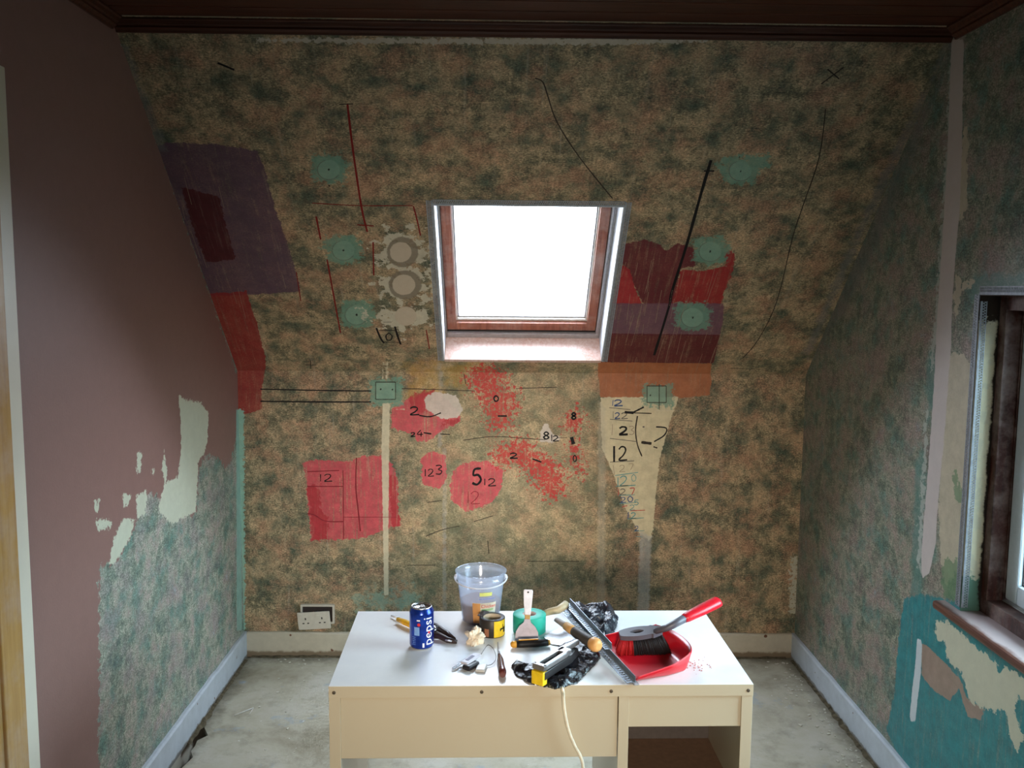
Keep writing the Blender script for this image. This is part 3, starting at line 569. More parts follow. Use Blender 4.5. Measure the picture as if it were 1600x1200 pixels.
b = MB(); b.box(SA+.05, SB-.05, SCC+.055, SD-.05, .184, .188); b.build('pane', glassmat('skylight_glass'), sash)

# perforated metal angle beads around the openings
BEADM = plain('galvanised_bead', (150, 156, 164), .5, .4, .4, var=.2, scale=90)
def bead(name, f, L, wid=.024, n=None):
    """perforated strip: f(s, t, h) maps along, across, off the surface"""
    n = n or int(L/.008); bm = MB(); th = .0012
    rows = [0, .30, .62, 1]
    def quad(s0, s1, t0, t1):
        vs = [bm.bm.verts.new(f(s, t*wid, h)) for h in (.0015, .0015+th) for s, t in ((s0, t0), (s1, t0), (s1, t1), (s0, t1))]
        for q in ((3, 2, 1, 0), (4, 5, 6, 7), (0, 1, 5, 4), (1, 2, 6, 5), (2, 3, 7, 6), (3, 0, 4, 7)): bm.bm.faces.new([vs[i] for i in q])
    quad(0, L, 0, .28); quad(0, L, .86, 1); quad(0, L, .54, .60)
    for i in range(n):
        s0 = L*i/n; g = L/n
        quad(s0, s0+g*.45, .28, .54); quad(s0+g*.4, s0+g*.85, .60, .86)
    # nose and the second leg that turns into the reveal
    vs = [bm.bm.verts.new(f(s, t, h)) for s in (0, L) for t, h in ((-.0010, .0005), (-.0010, .003), (.001, .003), (.001, .0005))]
    for k in range(4): bm.bm.faces.new((vs[k], vs[(k+1) % 4], vs[4+(k+1) % 4], vs[4+k]))
    bm.bm.faces.new(vs[3::-1]); bm.bm.faces.new(vs[4:])
    return tag(bm.build(name, BEADM), kind='structure')
bead('trim_4', lambda s, t, h: SLP(U0-t, V0+s, -h), V1-V0+.02); bead('trim_5', lambda s, t, h: SLP(U1+t, V0+s, -h), V1-V0+.02)
bead('trim_6', lambda s, t, h: SLP(U0+s, V1+t, -h), U1-U0)
bead('trim_7', lambda s, t, h: Vector((XR-h, WY1+t, WZ0+s)), WZ1-WZ0); bead('trim_8', lambda s, t, h: Vector((XR-h, WY0+s, WZ1+t)), WY1-WY0)
bead('trim_9', lambda s, t, h: Vector((XR+t+.002, WY1-.004-h, WZ0+s)), WZ1-WZ0-.02, wid=.018)

# ------------------------------------------------------------------ side window
win = empty('window_2', (XR, (WY0+WY1)/2, WZ0), kind='structure'); WO = Vector(win.location)
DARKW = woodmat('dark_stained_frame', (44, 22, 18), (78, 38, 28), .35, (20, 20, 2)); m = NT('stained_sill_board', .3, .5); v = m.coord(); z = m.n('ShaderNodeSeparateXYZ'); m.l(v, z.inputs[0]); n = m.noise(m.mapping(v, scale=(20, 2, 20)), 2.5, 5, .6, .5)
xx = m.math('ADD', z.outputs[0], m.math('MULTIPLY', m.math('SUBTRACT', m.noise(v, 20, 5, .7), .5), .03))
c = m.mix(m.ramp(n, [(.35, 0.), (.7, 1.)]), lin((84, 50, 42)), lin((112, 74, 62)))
worn_sky = m.n('ShaderNodeMapRange'); m.l(xx, worn_sky.inputs['Value']); worn_sky.inputs['From Min'].default_value = -.030; worn_sky.inputs['From Max'].default_value = -.015
c = m.mix(m.math('MULTIPLY', worn_sky.outputs[0], .8), c, lin((186, 168, 166))); m.color(c); SILL2 = m.m  # weathered pale top, sky reflection painted in with it
PVC = plain('white_window_plastic', (206, 214, 220), .3, .5, var=.04)
def WB(name, mat, boxes, parent=win, bev=.002):
    b = MB()
    for x0, x1, y0, y1, z0, z1 in boxes: b.box(x0-WO.x, x1-WO.x, y0-WO.y, y1-WO.y, z0-WO.z, z1-WO.z, bev=bev)
    return b.build(name, mat, parent)
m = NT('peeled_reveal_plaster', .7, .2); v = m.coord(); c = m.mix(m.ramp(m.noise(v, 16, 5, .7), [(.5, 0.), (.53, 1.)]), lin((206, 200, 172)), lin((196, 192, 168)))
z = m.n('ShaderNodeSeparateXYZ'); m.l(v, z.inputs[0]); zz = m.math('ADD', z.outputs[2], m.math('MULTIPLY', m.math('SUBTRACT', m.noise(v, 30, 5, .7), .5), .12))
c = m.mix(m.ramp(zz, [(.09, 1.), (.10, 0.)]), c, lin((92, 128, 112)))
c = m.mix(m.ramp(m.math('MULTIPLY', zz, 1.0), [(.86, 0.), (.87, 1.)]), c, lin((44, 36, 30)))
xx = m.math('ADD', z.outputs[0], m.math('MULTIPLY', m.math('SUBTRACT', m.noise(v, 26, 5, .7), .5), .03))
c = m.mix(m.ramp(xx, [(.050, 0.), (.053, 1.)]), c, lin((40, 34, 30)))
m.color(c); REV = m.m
RD = .060
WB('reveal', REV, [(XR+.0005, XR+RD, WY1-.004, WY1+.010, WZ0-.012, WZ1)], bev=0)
WB('lintel', plain('dark_lintel_wood', (60, 46, 38), .8), [(XR+.0005, XR+RD, WY0, WY1-.004, WZ1-.004, WZ1+.012)], bev=0)  # lintel in a dark brown
WB('window_frame', DARKW, [(XR+RD, XR+RD+.048, WY1-.036, WY1-.002, WZ0-.045, WZ1-.003), (XR+RD, XR+RD+.05, WY0, WY1-.036, WZ0-.045, WZ0+.034), (XR+RD, XR+RD+.048, WY0, WY1-.036, WZ1-.045, WZ1-.003), (XR+RD, XR+RD+.048, WY0-.01, WY0+.04, WZ0+.034, WZ1-.045)])
WB('frame_stop', DARKW, [(XR+RD+.048, XR+RD+.10, WY1-.040, WY1, WZ0, WZ1), (XR+RD+.048, XR+RD+.10, WY0, WY1-.04, WZ1-.06, WZ1)])
WB('ledge', plain('weathered_ledge', (150, 150, 142), .6), [(XR+RD+.046, XR+RD+.1, WY0, WY1-.036, WZ0+.02, WZ0+.037)])
CX0, CX1, CY, CZ0, CZ1 = XR+RD+.050, XR+RD+.105, WY1-.041, WZ0+.042, WZ1-.05
cas = WB('casement', PVC, [(CX0, CX1, CY-.058, CY, CZ0, CZ1), (CX0, CX1, WY0+.05, CY-.058, CZ0, CZ0+.058), (CX0, CX1, WY0+.05, CY-.058, CZ1-.058, CZ1), (CX0, CX1, WY0+.02, WY0+.07, CZ0, CZ1)], bev=.006)
WB('seal', SEAL, [(CX0+.015, CX0+.022, CY-.060, CY-.058, CZ0+.058, CZ1-.058), (CX0+.015, CX0+.022, WY0+.07, CY-.058, CZ0+.058, CZ0+.062)], cas, 0)
WB('pane', glassmat('window_glass', (.9, 1, 1)), [(CX0+.025, CX0+.029, WY0+.07, CY-.058, CZ0+.058, CZ1-.058)], cas, 0)
SILLZ = WZ0-.012
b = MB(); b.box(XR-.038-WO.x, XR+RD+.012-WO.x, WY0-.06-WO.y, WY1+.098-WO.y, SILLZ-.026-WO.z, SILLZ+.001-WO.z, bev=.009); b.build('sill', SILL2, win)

# ------------------------------------------------------------------ door on the left
WHITEP = plain('off_white_gloss', (222, 214, 196), .35, .5, var=.04, scale=8); YEL = woodmat('yellow_varnished_pine', (170, 128, 74), (190, 150, 92), .3, (30, 30, 1.5))
dr = empty('door_1', (XL, DY1, 0), kind='structure')
def DB(name, mat, boxes, bev=.003, parent=dr):
    b = MB()
    for x0, x1, y0, y1, z0, z1 in boxes: b.box(x0-XL, x1-XL, y0-DY1, y1-DY1, z0, z1, bev=bev)
    return b.build(name, mat, parent)
DB('architrave', WHITEP, [(XL, XL+.018, DY1+.125, DY1+.195, 0, DZ1+.2)])
DB('door_frame', YEL, [(XL, XL+.028, DY1+.035, DY1+.126, 0, DZ1+.2), (XL, XL+.028, DY0-.09, DY0, 0, DZ1+.09), (XL, XL+.028, DY0-.09, DY1+.04, DZ1, DZ1+.09)])
DB('door_jamb', YEL, [(XL-.1, XL+.02, DY1-.0, DY1+.036, 0, DZ1)])
lf = DB('door_leaf', YEL, [(XL-.06, XL-.02, DY0+.004, DY1-.004, .008, DZ1-.004)])
b = MB(); b.lathe([(0, 0), (.022, 0), (.022, .004), (.008, .01), (.008, .035), (.024, .045), (.024, .06), (0, .066)], 20, Matrix.Translation((-.02, -.1, 1.0)) @ Matrix.Rotation(PI/2, 4, 'Y')); b.build('door_handle', plain('brass', (170, 140, 70), .3, .5, .9), lf)

# ------------------------------------------------------------------ socket half off the wall
p = on_knee(497, 958); k = Vector((p[0], YB, p[1]+KN))
OFFW = plain('aged_white_plastic', (200, 194, 182), .4, .4, var=.05)
so = empty('wall_socket', k, 0, 'white double wall socket hanging loose off its back box above the baseboard', 'socket')
b = MB(); W, Hh, d = .078, .045, .03
b.box(-W, W, -.016, .0, Hh-.008, Hh); b.box(-W, W, -.016, .0, -Hh, -Hh+.008); b.box(-W, -W+.008, -.016, .0, -Hh+.008, Hh-.008); b.box(W-.008, W, -.016, 0, -Hh+.008, Hh-.008)
b.build('back_box', OFFW, so)
b = MB(); b.box(-W+.008, W-.008, -.004, -.001, -Hh+.008, Hh-.008); b.build('box_opening', plain('dark_box_inside', (52, 44, 42), .8), so)
M = Matrix.Translation((-.012, -.03, -.022)) @ Matrix.Rotation(-.06, 4, 'Y') @ Matrix.Rotation(.12, 4, 'X')
b = MB(); b.box(-.075, .075, -.009, .0, -.043, .043, M, bev=.003); fp = b.build('faceplate', OFFW, so)
for sx in (-.038, .038):
    for (hx, hz, ww, hh) in ((0, .012, .0028, .005), (-.011, -.010, .0045, .0025), (.011, -.010, .0045, .0025)):
        b = MB(); b.box(sx+hx-ww, sx+hx+ww, -.0098, -.008, hz-hh, hz+hh, M); b.build('pin_hole', plain('dark_hole', (50, 45, 42), .8), fp)
    b = MB(); b.box(sx-.028, sx-.012, -.0125, -.008, .018, .034, M, bev=.001); b.build('rocker_switch', OFFW, fp)
for dx, r in ((-.02, (132, 84, 60)), (.0, (80, 100, 150)), (.02, (120, 150, 70))):
    b = MB(); b.tube([(dx, -.003, .01), (dx, -.018, .0), (dx-.01, -.026, -.012)], .0022, 8); b.build('wire', plain('wire_%d' % r[0], r, .4), so)

# ------------------------------------------------------------------ desk (seen from its back)
TX, TY, TYAW, TW, TD, TZ = .1122, 2.0945, .0164, 1.0496, .508, .7496
DESK_WARM = plain('warm_lit_desk_foil', (194, 181, 156), .32, .5, var=.015, scale=4)  # upright faces of the white foil, warm room light painted in as beige
m = NT('white_desk_top_foil', .26, .5); v = m.coord(); n = m.noise(v, 7, 5, .7); m.color(m.mix(m.ramp(n, [(.4, 0.), (.7, 1.)]), lin((226, 226, 226)), lin((234, 233, 231))))
DTOP = m.m
dk = empty('desk', (TX, TY, 0), TYAW, 'white foil-covered desk seen from behind with tools spread over its top', 'desk')
w2 = TW/2
b = MB(); b.box(-w2, w2, .0012, TD, TZ-.030, TZ, bev=.0008); top = b.build('tabletop', DTOP, dk)
b = MB(); b.box(-w2, w2, 0, .0011, TZ-.030, TZ-.0006, bev=.0003); b.build('warm_edge_strip', DESK_WARM, top)  # added strip: warm light on the tabletop edge, painted as beige
CAM = plain('dull_cam_metal', (88, 78, 66), .5, .4, .5)
for i, dx in enumerate((-w2+.013, -.15, .17, w2-.013)):
    b = MB(); M = Matrix.Translation((dx, -.0004, TZ-.016)) @ Matrix.Rotation(PI/2, 4, 'X'); b.lathe([(.0, .0015), (.0032, .0015), (.0044, .001), (.0044, -.003)], 14, M); b.build('cam_screw', CAM, top)
LG = .028
def DK(name, boxes, mat=DESK_WARM, bev=.001):
    b = MB()
    for q in boxes: b.box(*q, bev=bev)
    return b.build(name, mat, dk)
DIVX = w2-.335
DK('side_panel', [(-w2, -w2+LG, .002, TD-.01, 0, TZ-.0302)]); DK('side_panel', [(w2-LG, w2, .002, TD-.01, 0, TZ-.0302)])
DK('back_panel', [(-w2+LG, DIVX-.002, .006, .022, TZ-.19, TZ-.031)])
DK('divider_panel', [(DIVX, DIVX+.026, .003, TD-.02, .12, TZ-.0302)])
DK('upper_rear_rail', [(DIVX+.026, w2-LG, .006, .02, TZ-.112, TZ-.031)])
m_in = plain('brown_shelf_board', (126, 98, 78), .6)
DK('shelf', [(DIVX+.026, w2-LG, .03, TD-.04, TZ-.315, TZ-.300)], m_in)
DK('drawer_front', [(DIVX+.03, w2-LG-.004, TD-.03, TD-.012, TZ-.20, TZ-.034)])
DK('inner_panel', [(DIVX+.026, w2-LG, .30, .31, TZ-.300, TZ-.032)], plain('dark_inner_board', (80, 72, 68), .7))
DK('cabinet_base', [(DIVX+.026, w2-LG, .006, TD-.02, .12, .138)])
DK('keyboard_shelf', [(-w2+LG, DIVX-.004, .12, TD-.06, TZ-.17, TZ-.155)])
DTZ = TZ
def T(px, py, z=0.0): return on_z(px, py, TZ+z)

# ------------------------------------------------------------------ drink can
CANB = NT('blue_can_enamel', .22, .6, .55); v = CANB.coord()
sp = CANB.n('ShaderNodeSeparateXYZ'); CANB.l(v, sp.inputs[0])
CANB.color(CANB.mix(CANB.ramp(CANB.noise(v, 40, 3), [(.35, 0.), (.7, 1.)]), lin((14, 40, 130)), lin((24, 66, 168))))
ALU = plain('bare_aluminium', (200, 200, 202), .25, .5, .95, var=.04)
cp = T(659, 1010); can = empty('drink_can', cp, 0, 'blue aluminium drink can standing open on the left of the desk top', 'can')
b = MB(); b.lathe([(.0255, 0), (.0275, .001), (.0330, .010), (.0330, .100)], 48); b.lathe([(.0330, .100), (.0320, .104), (.0275, .1125)], 48); body = b.build('can_body', CANB.m, can, smooth=True)
b = MB(); b.lathe([(0, .006), (.020, .004), (.0255, 0), (.0275, .001), (.0300, .0045)], 48); b.build('can_base', ALU, can)
b = MB(); b.lathe([(.0275, .1125), (.0278, .1148), (.0262, .1155), (.0250, .1135), (.0240, .1100), (0, .1105)], 48); lid = b.build('can_lid', ALU, can)
b = MB(); b.prism(ell(0, -.010, .0085, .0075, 20), .1107, .1112); b.build('mouth_opening', plain('can_inside_dark', (24, 22, 22), .6), lid)
b = MB(); b.prism(ell(.001, .004, .007, .011, 20), .1120, .1130); b.build('pull_tab', ALU, lid)
def text_mesh(txt, size):
    cu = bpy.data.curves.new('t', 'FONT'); cu.body = txt; cu.size = size; cu.extrude = 0; cu.resolution_u = 3
    o = bpy.data.objects.new('t', cu); COL.objects.link(o); bpy.context.view_layer.update()
    me = bpy.data.meshes.new_from_object(o); bpy.data.objects.remove(o); return me
def wrap_text(name, txt, size, R, ang0, z0, mat, parent, vertical=False, off=.0003):
    me = text_mesh(txt, size)
    bm = bmesh.new(); bm.from_mesh(me); bmesh.ops.subdivide_edges(bm, edges=[e for e in bm.edges if e.calc_length() > .002], cuts=2); bmesh.ops.triangulate(bm, faces=bm.faces)
    for v in bm.verts:
        x, y = v.co.x, v.co.y
        if vertical: x, y = -y, x
        a = ang0 + x/R; v.co = Vector(((R+off)*math.cos(a), (R+off)*math.sin(a), z0+y))
    bm.to_mesh(me); bm.free(); me.name = name; me.materials.append(mat)
    o = bpy.data.objects.new(name, me); COL.objects.link(o); o.parent = parent; return o
WHT = plain('white_print', (228, 230, 238), .4); RDP = plain('red_print', (200, 40, 40), .4); LBL = plain('pale_blue_print', (120, 160, 215), .4); YLP = plain('yellow_print', (226, 200, 60), .4); GRP = plain('green_print', (120, 160, 90), .4); BKP = plain('black_print', (24, 22, 22), .5)
t_ = wrap_text('lettering', 'pepsi', .038, .0330, -PI/2+1.0, .014, WHT, body, vertical=True)
def patch(name, R, a0, a1, z0, z1, mat, parent, off=.0003, n=8, R1=None):
    b = MB(); R1 = R1 or R
    for i in range(n):
        A, Bq = a0+(a1-a0)*i/n, a0+(a1-a0)*(i+1)/n
        vs = [b.bm.verts.new((r*math.cos(a), r*math.sin(a), zz)) for (a, zz, r) in ((A, z0, R+off), (Bq, z0, R+off), (Bq, z1, R1+off), (A, z1, R1+off))]; b.bm.faces.new(vs)
    return b.build(name, mat, parent)
b = MB()
def disc_on(b, R, a, z, rad, off=.0004, n=14):
    vs = [b.bm.verts.new(((R+off)*math.cos(a+rad*math.cos(2*PI*i/n)/R), (R+off)*math.sin(a+rad*math.cos(2*PI*i/n)/R), z+rad*math.sin(2*PI*i/n))) for i in range(n)]; b.bm.faces.new(vs)
disc_on(b, .0330, -PI/2+.72, .050, .0035, .0006); b.build('red_roundel', RDP, body)
b = MB(); disc_on(b, .0330, -PI/2-.15, .073, .0045); b.build('red_roundel', RDP, body)
patch('pale_panel', .0330, -PI/2-.55, -PI/2-.1, .043, .066, LBL, body); patch('white_label_mark', .0330, -PI/2-.32, -PI/2-.05, .083, .0865, WHT, body)
for i in range(5): wrap_text('small_print', 'III IIII II IIII'[i:10+i], .0042, .0330, -PI/2-.75, .036-.005*i, LBL, body)
patch('barcode', .0330, -PI/2+.15, -PI/2+.30, .010, .022, WHT, body)

# ------------------------------------------------------------------ clear bucket with handle
bp = T(751, 968); bk = empty('plastic_bucket', bp, 0, 'translucent plastic bucket with brown filler inside behind the tape rolls', 'bucket')
m = bpy.data.materials.new('milky_plastic'); m.use_nodes = True; t = m.node_tree; t.nodes.remove(t.nodes['Principled BSDF'])
tr = t.nodes.new('ShaderNodeBsdfTransparent'); tr.inputs[0].default_value = (.93, .95, 1, 1); di = t.nodes.new('ShaderNodeBsdfDiffuse'); di.inputs[0].default_value = (.72, .78, .9, 1)
tl = t.nodes.new('ShaderNodeBsdfTranslucent'); tl.inputs[0].default_value = (.8, .85, .95, 1); gl = t.nodes.new('ShaderNodeBsdfGlossy'); gl.inputs['Roughness'].default_value = .15
a1 = t.nodes.new('ShaderNodeMixShader'); a2 = t.nodes.new('ShaderNodeMixShader'); a3 = t.nodes.new('ShaderNodeMixShader')
t.links.new(di.outputs[0], a1.inputs[1]); t.links.new(tl.outputs[0], a1.inputs[2]); a1.inputs[0].default_value = .5
t.links.new(tr.outputs[0], a2.inputs[1]); t.links.new(a1.outputs[0], a2.inputs[2]); a2.inputs[0].default_value = .26
t.links.new(a2.outputs[0], a3.inputs[1]); t.links.new(gl.outputs[0], a3.inputs[2]); a3.inputs[0].default_value = .08; t.links.new(a3.outputs[0], t.nodes['Material Output'].inputs[0]); MILK = m
RB, RT_, HB = .054, .069, .150
b = MB(); b.lathe([(0, .001), (RB-.004, .001), (RB, .004), (RT_, HB-.022), (RT_+.004, HB-.020), (RT_+.004, HB-.016), (RT_+.001, HB-.014), (RT_+.003, HB-.004), (RT_+.0065, HB-.002), (RT_+.0065, HB), (RT_+.0015, HB), (RT_-.0015, HB-.012), (RB-.0015, .005), (0, .003)], 56)
bb = b.build('bucket_body', MILK, bk, smooth=True)
FILL = plain('brown_filler', (124, 74, 44), .8, .1, var=.25, scale=30, bump=.4)
b = MB(); prof = [(0, .0045), (RB-.004, .0045), (RB+.0035, .062)]; b.lathe(prof+[(RB-.002, .066), (.02, .060), (0, .062)], 40); b.build('brown_contents', FILL, bk)
b = MB(); b.tube([Vector(((RT_+.009)*math.cos(a), (RT_+.009)*math.sin(a), HB-.004-.030*math.sin((a-PI*.05)*1.0) if False else HB-.022+.012*math.sin(3*a))) for a in [PI*(.98+.05*i) for i in range(2)]], .003, 8)
b.bm.free(); b = MB()
pts = [Vector(((RT_+.008)*math.cos(a), (RT_+.008)*math.sin(a), HB-.020-.010*abs(math.sin(a)))) for a in [PI+PI*i/24 for i in range(25)]]
b.tube(pts, .0022, 8); hd = b.build('bucket_handle', plain('milky_handle_plastic', (208, 210, 220), .4), bk)
for sx in (-1, 1):
    b = MB(); b.lathe([(0, 0), (.008, 0), (.009, .003), (.006, .008), (0, .009)], 16, Matrix.Translation((sx*(RT_), 0, HB-.020)) @ Matrix.Rotation(sx*PI/2, 4, 'Y')); b.build('handle_lug', plain('milky_handle_plastic', (208, 210, 220), .4), bk)
def rb(z): return RB+(RT_-RB)*(z-.004)/(HB-.026)
def bpatch(nm, a0, a1, z0, z1, mt, off=.0006): return patch(nm, rb(z0), a0, a1, z0, z1, mt, bk, off=off, n=10, R1=rb(z1))
C0 = -PI/2+.25
bpatch('paper_label', C0-.62, C0+.55, .012, .072, plain('label_paper', (196, 190, 172), .6)); bpatch('label_tan_panel', C0-.62, C0-.25, .010, .071, plain('label_tan', (196, 142, 84), .6), .0010)
bpatch('label_yellow_mark', C0-.28, C0+.28, .093, .104, plain('label_yellow', (205, 210, 120), .6), .0008)
bpatch('label_blue_swoosh', C0-.30, C0+.45, .083, .086, plain('label_bluish', (130, 140, 190), .6), .0008)
wrap_text('label_lettering', 'Chicken', .0135, rb(.062), C0-.22, .058, RDP, bk, off=.0022)
bpatch('label_green_band', C0-.18, C0+.4, .048, .054, plain('label_green', (140, 170, 120), .6), .0012)
wrap_text('label_lettering', 'Filler', .009, rb(.098), C0-.18, .095, plain('olive_print', (110, 120, 60), .6), bk, off=.0016) if False else None

# ------------------------------------------------------------------ rolls of tape
CARD = plain('cardboard_core', (196, 182, 160), .8, .1)
tp = T(769, 990); tb = empty('duct_tape_roll', tp, 0, 'roll of black tape with yellow label standing in front of the bucket', 'tape')
R1, hh = .036, .050
b = MB(); b.lathe([(.0265, .001), (R1-.001, .0), (R1, .001), (R1, hh-.001), (R1-.001, hh), (.0265, hh)], 44); b.build('tape_winding', plain('dark_olive_tape', (46, 40, 34), .45, .4), tb)
b = MB(); b.lathe([(.0262, .0005), (.0262, hh-.0005), (.0245, hh-.0005), (.0245, .0005)], 44, close=True); b.build('tape_core', CARD, tb)
patch('yellow_label', R1, -PI/2+.15, -PI/2+1.35, .002, hh-.002, plain('tape_label_yellow', (226, 190, 40), .45), tb)
b = MB()
for a, z, wv, hv in ((.85, .024, .010, .0025), (.95, .031, .0025, .006), (.70, .022, .004, .0035), (1.1, .020, .007, .008)):
    A = -PI/2+a; vs = [b.bm.verts.new(((R1+.0008)*math.cos(A+s*wv/R1/2), (R1+.0008)*math.sin(A+s*wv/R1/2), z+q*hv)) for s, q in ((-1, -1), (1, -1), (1, 1), (-1, 1))]; b.bm.faces.new(vs)
b.build('label_print', BKP, tb)
patch('orange_picture', R1, -PI/2-.62, -PI/2-.25, .004, .026, plain('tape_picture_tan', (150, 98, 72), .5), tb, .0006)
b = MB(); b.prism([(0, 0), (.03, .008), (.022, .03), (-.004, .02)], 0, .0008, Matrix.Translation((-.03, -.005, hh)) @ Matrix.Rotation(.5, 4, 'Z') @ Matrix.Rotation(-.25, 4, 'Y')); b.build('loose_tape_end', plain('dark_olive_tape', (46, 40, 34), .45, .4), tb)

gp = T(827, 985); tg = empty('masking_tape_roll', gp, 0, 'wide roll of turquoise masking tape with a putty knife leaning on it', 'tape')
b = MB(); b.lathe([(.020, .0005), (.046, 0), (.047, .001), (.047, .049), (.046, .050), (.020, .050)], 48); b.build('tape_winding', plain('turquoise_tape', (42, 168, 146), .5, .3, var=.06), tg)
b = MB(); b.lathe([(.0198, .0005), (.0198, .0495), (.0175, .0495), (.0175, .0005)], 44, close=True); b.build('tape_core', plain('pinkish_core', (190, 168, 160), .8), tg)

# putty knife leaning against the roll
p0 = T(823, 1003, .001); p1 = on_z(829, 926, TZ+.094); ax = (p1-p0); 
p1 = p0 + Vector((.004, .052, .0)).normalized()*.075 + Vector((0, 0, .15)); ax = p1-p0
L_ = ax.length; M = frame_from(p0, ax, (0, -1, .5))
STEEL = plain('dull_steel', (178, 174, 178), .38, .5, .7, var=.08)
pk = empty('putty_knife', p0, 0, 'putty knife with white handle leaning on the turquoise tape', 'putty knife'); pk.matrix_world = M @ Matrix.Diagonal((.87, 1, 1, 1))
b = MB(); b.prism([(0, -.033), (0, .033), (.030, .031), (.048, .022), (.060, .010), (.074, .007), (.074, -.007), (.060, -.010), (.048, -.022), (.030, -.031)], -.0008, .0008); b.build('blade', plain('plaster_smeared_blade', (176, 168, 178), .5, .4, .25), pk)
b = MB(); b.prism([(.070, -.007), (.084, -.008), (.084, .008), (.070, .007)], -.004, .004, bev=.001); b.build('ferrule', plain('ochre_ferrule', (180, 140, 80), .5), pk)
b = MB(); b.prism([(.083, -.008), (.12, -.0115), (.158, -.0135), (.163, -.011), (.163, .011), (.158, .0135), (.12, .0115), (.083, .008)], -.006, .006, bev=.002); hn = b.build('handle', plain('off_white_plastic_handle', (226, 218, 222), .4), pk)
b = MB(); b.lathe([(0, 0), (.0028, 0), (.0028, .0006), (0, .0006)], 12, Matrix.Translation((.154, 0, .0061))); b.build('hang_hole', plain('dark_hole', (50, 45, 42), .8), hn)

# ------------------------------------------------------------------ hand tool with orange tipped black handle below the blade
a_, c_ = T(799, 1007, .011), T(856, 1004, .011)
sn = empty('utility_knife', a_, 0, 'black and orange handled knife lying below the putty knife blade', 'knife')
def rel(o, *ps): return [Vector(p)-Vector(o.location) for p in ps]
d_ = (c_-a_)
b = MB(); b.tube(rel(sn, a_+d_*.12, a_+d_*.3, a_+d_*.7, a_+d_*1.0), [(.010, .009), (.011, .010), (.011, .010), (.010, .009)], 12); b.build('handle', plain('black_rubber', (30, 27, 26), .5, .3, var=.2), sn)
b = MB(); b.tube(rel(sn, a_+d_*-.02, a_+d_*.03, a_+d_*.13), [.005, .009, (.0105, .0095)], 12); b.build('orange_end', plain('orange_plastic', (206, 146, 48), .4), sn)
b = MB(); b.tube(rel(sn, a_+d_*.98, a_+d_*1.06), [(.0098, .0088), .007], 12); b.build('orange_end', plain('orange_plastic', (206, 146, 48), .4), sn)
M = frame_from(Vector((a_+d_*.2+Vector((0, -.002, .0098)))-a_), d_)
b = MB(); b.box(0, .055, .001, .006, 0, .0025, M, bev=.0006); b.build('orange_stripe', plain('orange_plastic', (206, 146, 48), .4), sn)

# ------------------------------------------------------------------ tool with yellow grip behind the can
def V3(px, py, z=.0): return T(px, py, z)
sp_ = V3(640, 975)
yt = empty('cutting_pliers', sp_, 0, 'yellow and black gripped pliers lying behind the blue can', 'pliers')
b = MB(); b.tube(rel(yt, V3(622, 968, .010), V3(632, 972, .013), V3(650, 980, .013), V3(668, 984, .012)), [(.007, .006), (.010, .008), (.010, .008), (.008, .007)], 12); b.build('grip', plain('yellow_grip', (226, 170, 40), .4), yt)
b = MB(); b.tube(rel(yt, V3(662, 972, .012), V3(680, 978, .012), V3(698, 990, .010), V3(710, 999, .008)), [(.009, .008), (.010, .008), (.009, .008), (.005, .006)], 12)
b.tube(rel(yt, V3(672, 994, .010), V3(686, 993, .012), V3(700, 1000, .010), V3(714, 1003, .007)), [(.007, .007), (.010, .009), (.009, .008), (.005, .006)], 12); b.build('grip', plain('dark_brown_grip', (44, 30, 26), .4), yt)
b = MB(); b.lathe([(0, 0), (.013, 0), (.014, .004), (.009, .010), (0, .011)], 20, Matrix.Translation(rel(yt, V3(676, 985, .008))[0])); b.tube(rel(yt, V3(668, 978, .020), V3(684, 981, .020)), .004, 10); b.build('pivot', plain('chrome', (200, 206, 214), .15, .5, .95), yt)
b = MB(); b.tube(rel(yt, V3(696, 1000, .018), V3(706, 1002, .016)), [(.004, .002), (.004, .002)], 10); b.build('steel_inlay', STEEL, yt)
b = MB(); b.tube(rel(yt, V3(612, 962, .006), V3(624, 967, .008)), [.003, .005], 10); b.build('white_tip', plain('white_tip_plastic', (226, 226, 226), .4), yt)

# ------------------------------------------------------------------ crumpled tissue, keys, tag, screwdriver
def crumple(name, cx, cy, rx, ry, rz, mat, seed, rough=.35, nsub=5):
    bm = bmesh.new(); bmesh.ops.create_icosphere(bm, subdivisions=nsub, radius=1)
    for v in bm.verts:
        n = mn.noise(v.co*1.7+Vector((seed, 0, 0)))*rough*1.4+abs(mn.noise(v.co*4+Vector((0, seed, 0))))*rough*.9
        v.co = v.co*(1+n); v.co = Vector((v.co.x*rx, v.co.y*ry, max(v.co.z, -.62)*rz+.62*rz))
    me = bpy.data.meshes.new(name); bm.to_mesh(me); bm.free(); me.materials.append(mat); o = bpy.data.objects.new(name, me); COL.objects.link(o)
    p = T(cx, cy); o.location = p; return o
o = crumple('crumpled_tissue', 742, 1004, .022, .022, .022, plain('cream_tissue', (226, 212, 190), .9, .1, var=.06), 3.3, .45)
tag(o, 'crumpled cream tissue lying between the keys and the black tape', 'tissue')
ky = empty('key_ring', T(748, 1035), 0, 'steel keys with grey fob and black case lying near the front of the desk', 'keys')
CHR = plain('chrome', (200, 206, 214), .15, .5, .95)
b = MB(); q0, q1 = T(706, 1046, .004), T(733, 1028, .010); dd = (q1-q0)
M = frame_from(rel(ky, q0)[0], dd); b.prism([(0, -.002), (.004, -.0045), (.045, -.0045), (.045, .0045), (.030, .0045), (.027, .002), (.022, .0045), (.016, .002), (.012, .0045), (.006, .0045)], -.001, .001, M); b.build('key', CHR, ky)
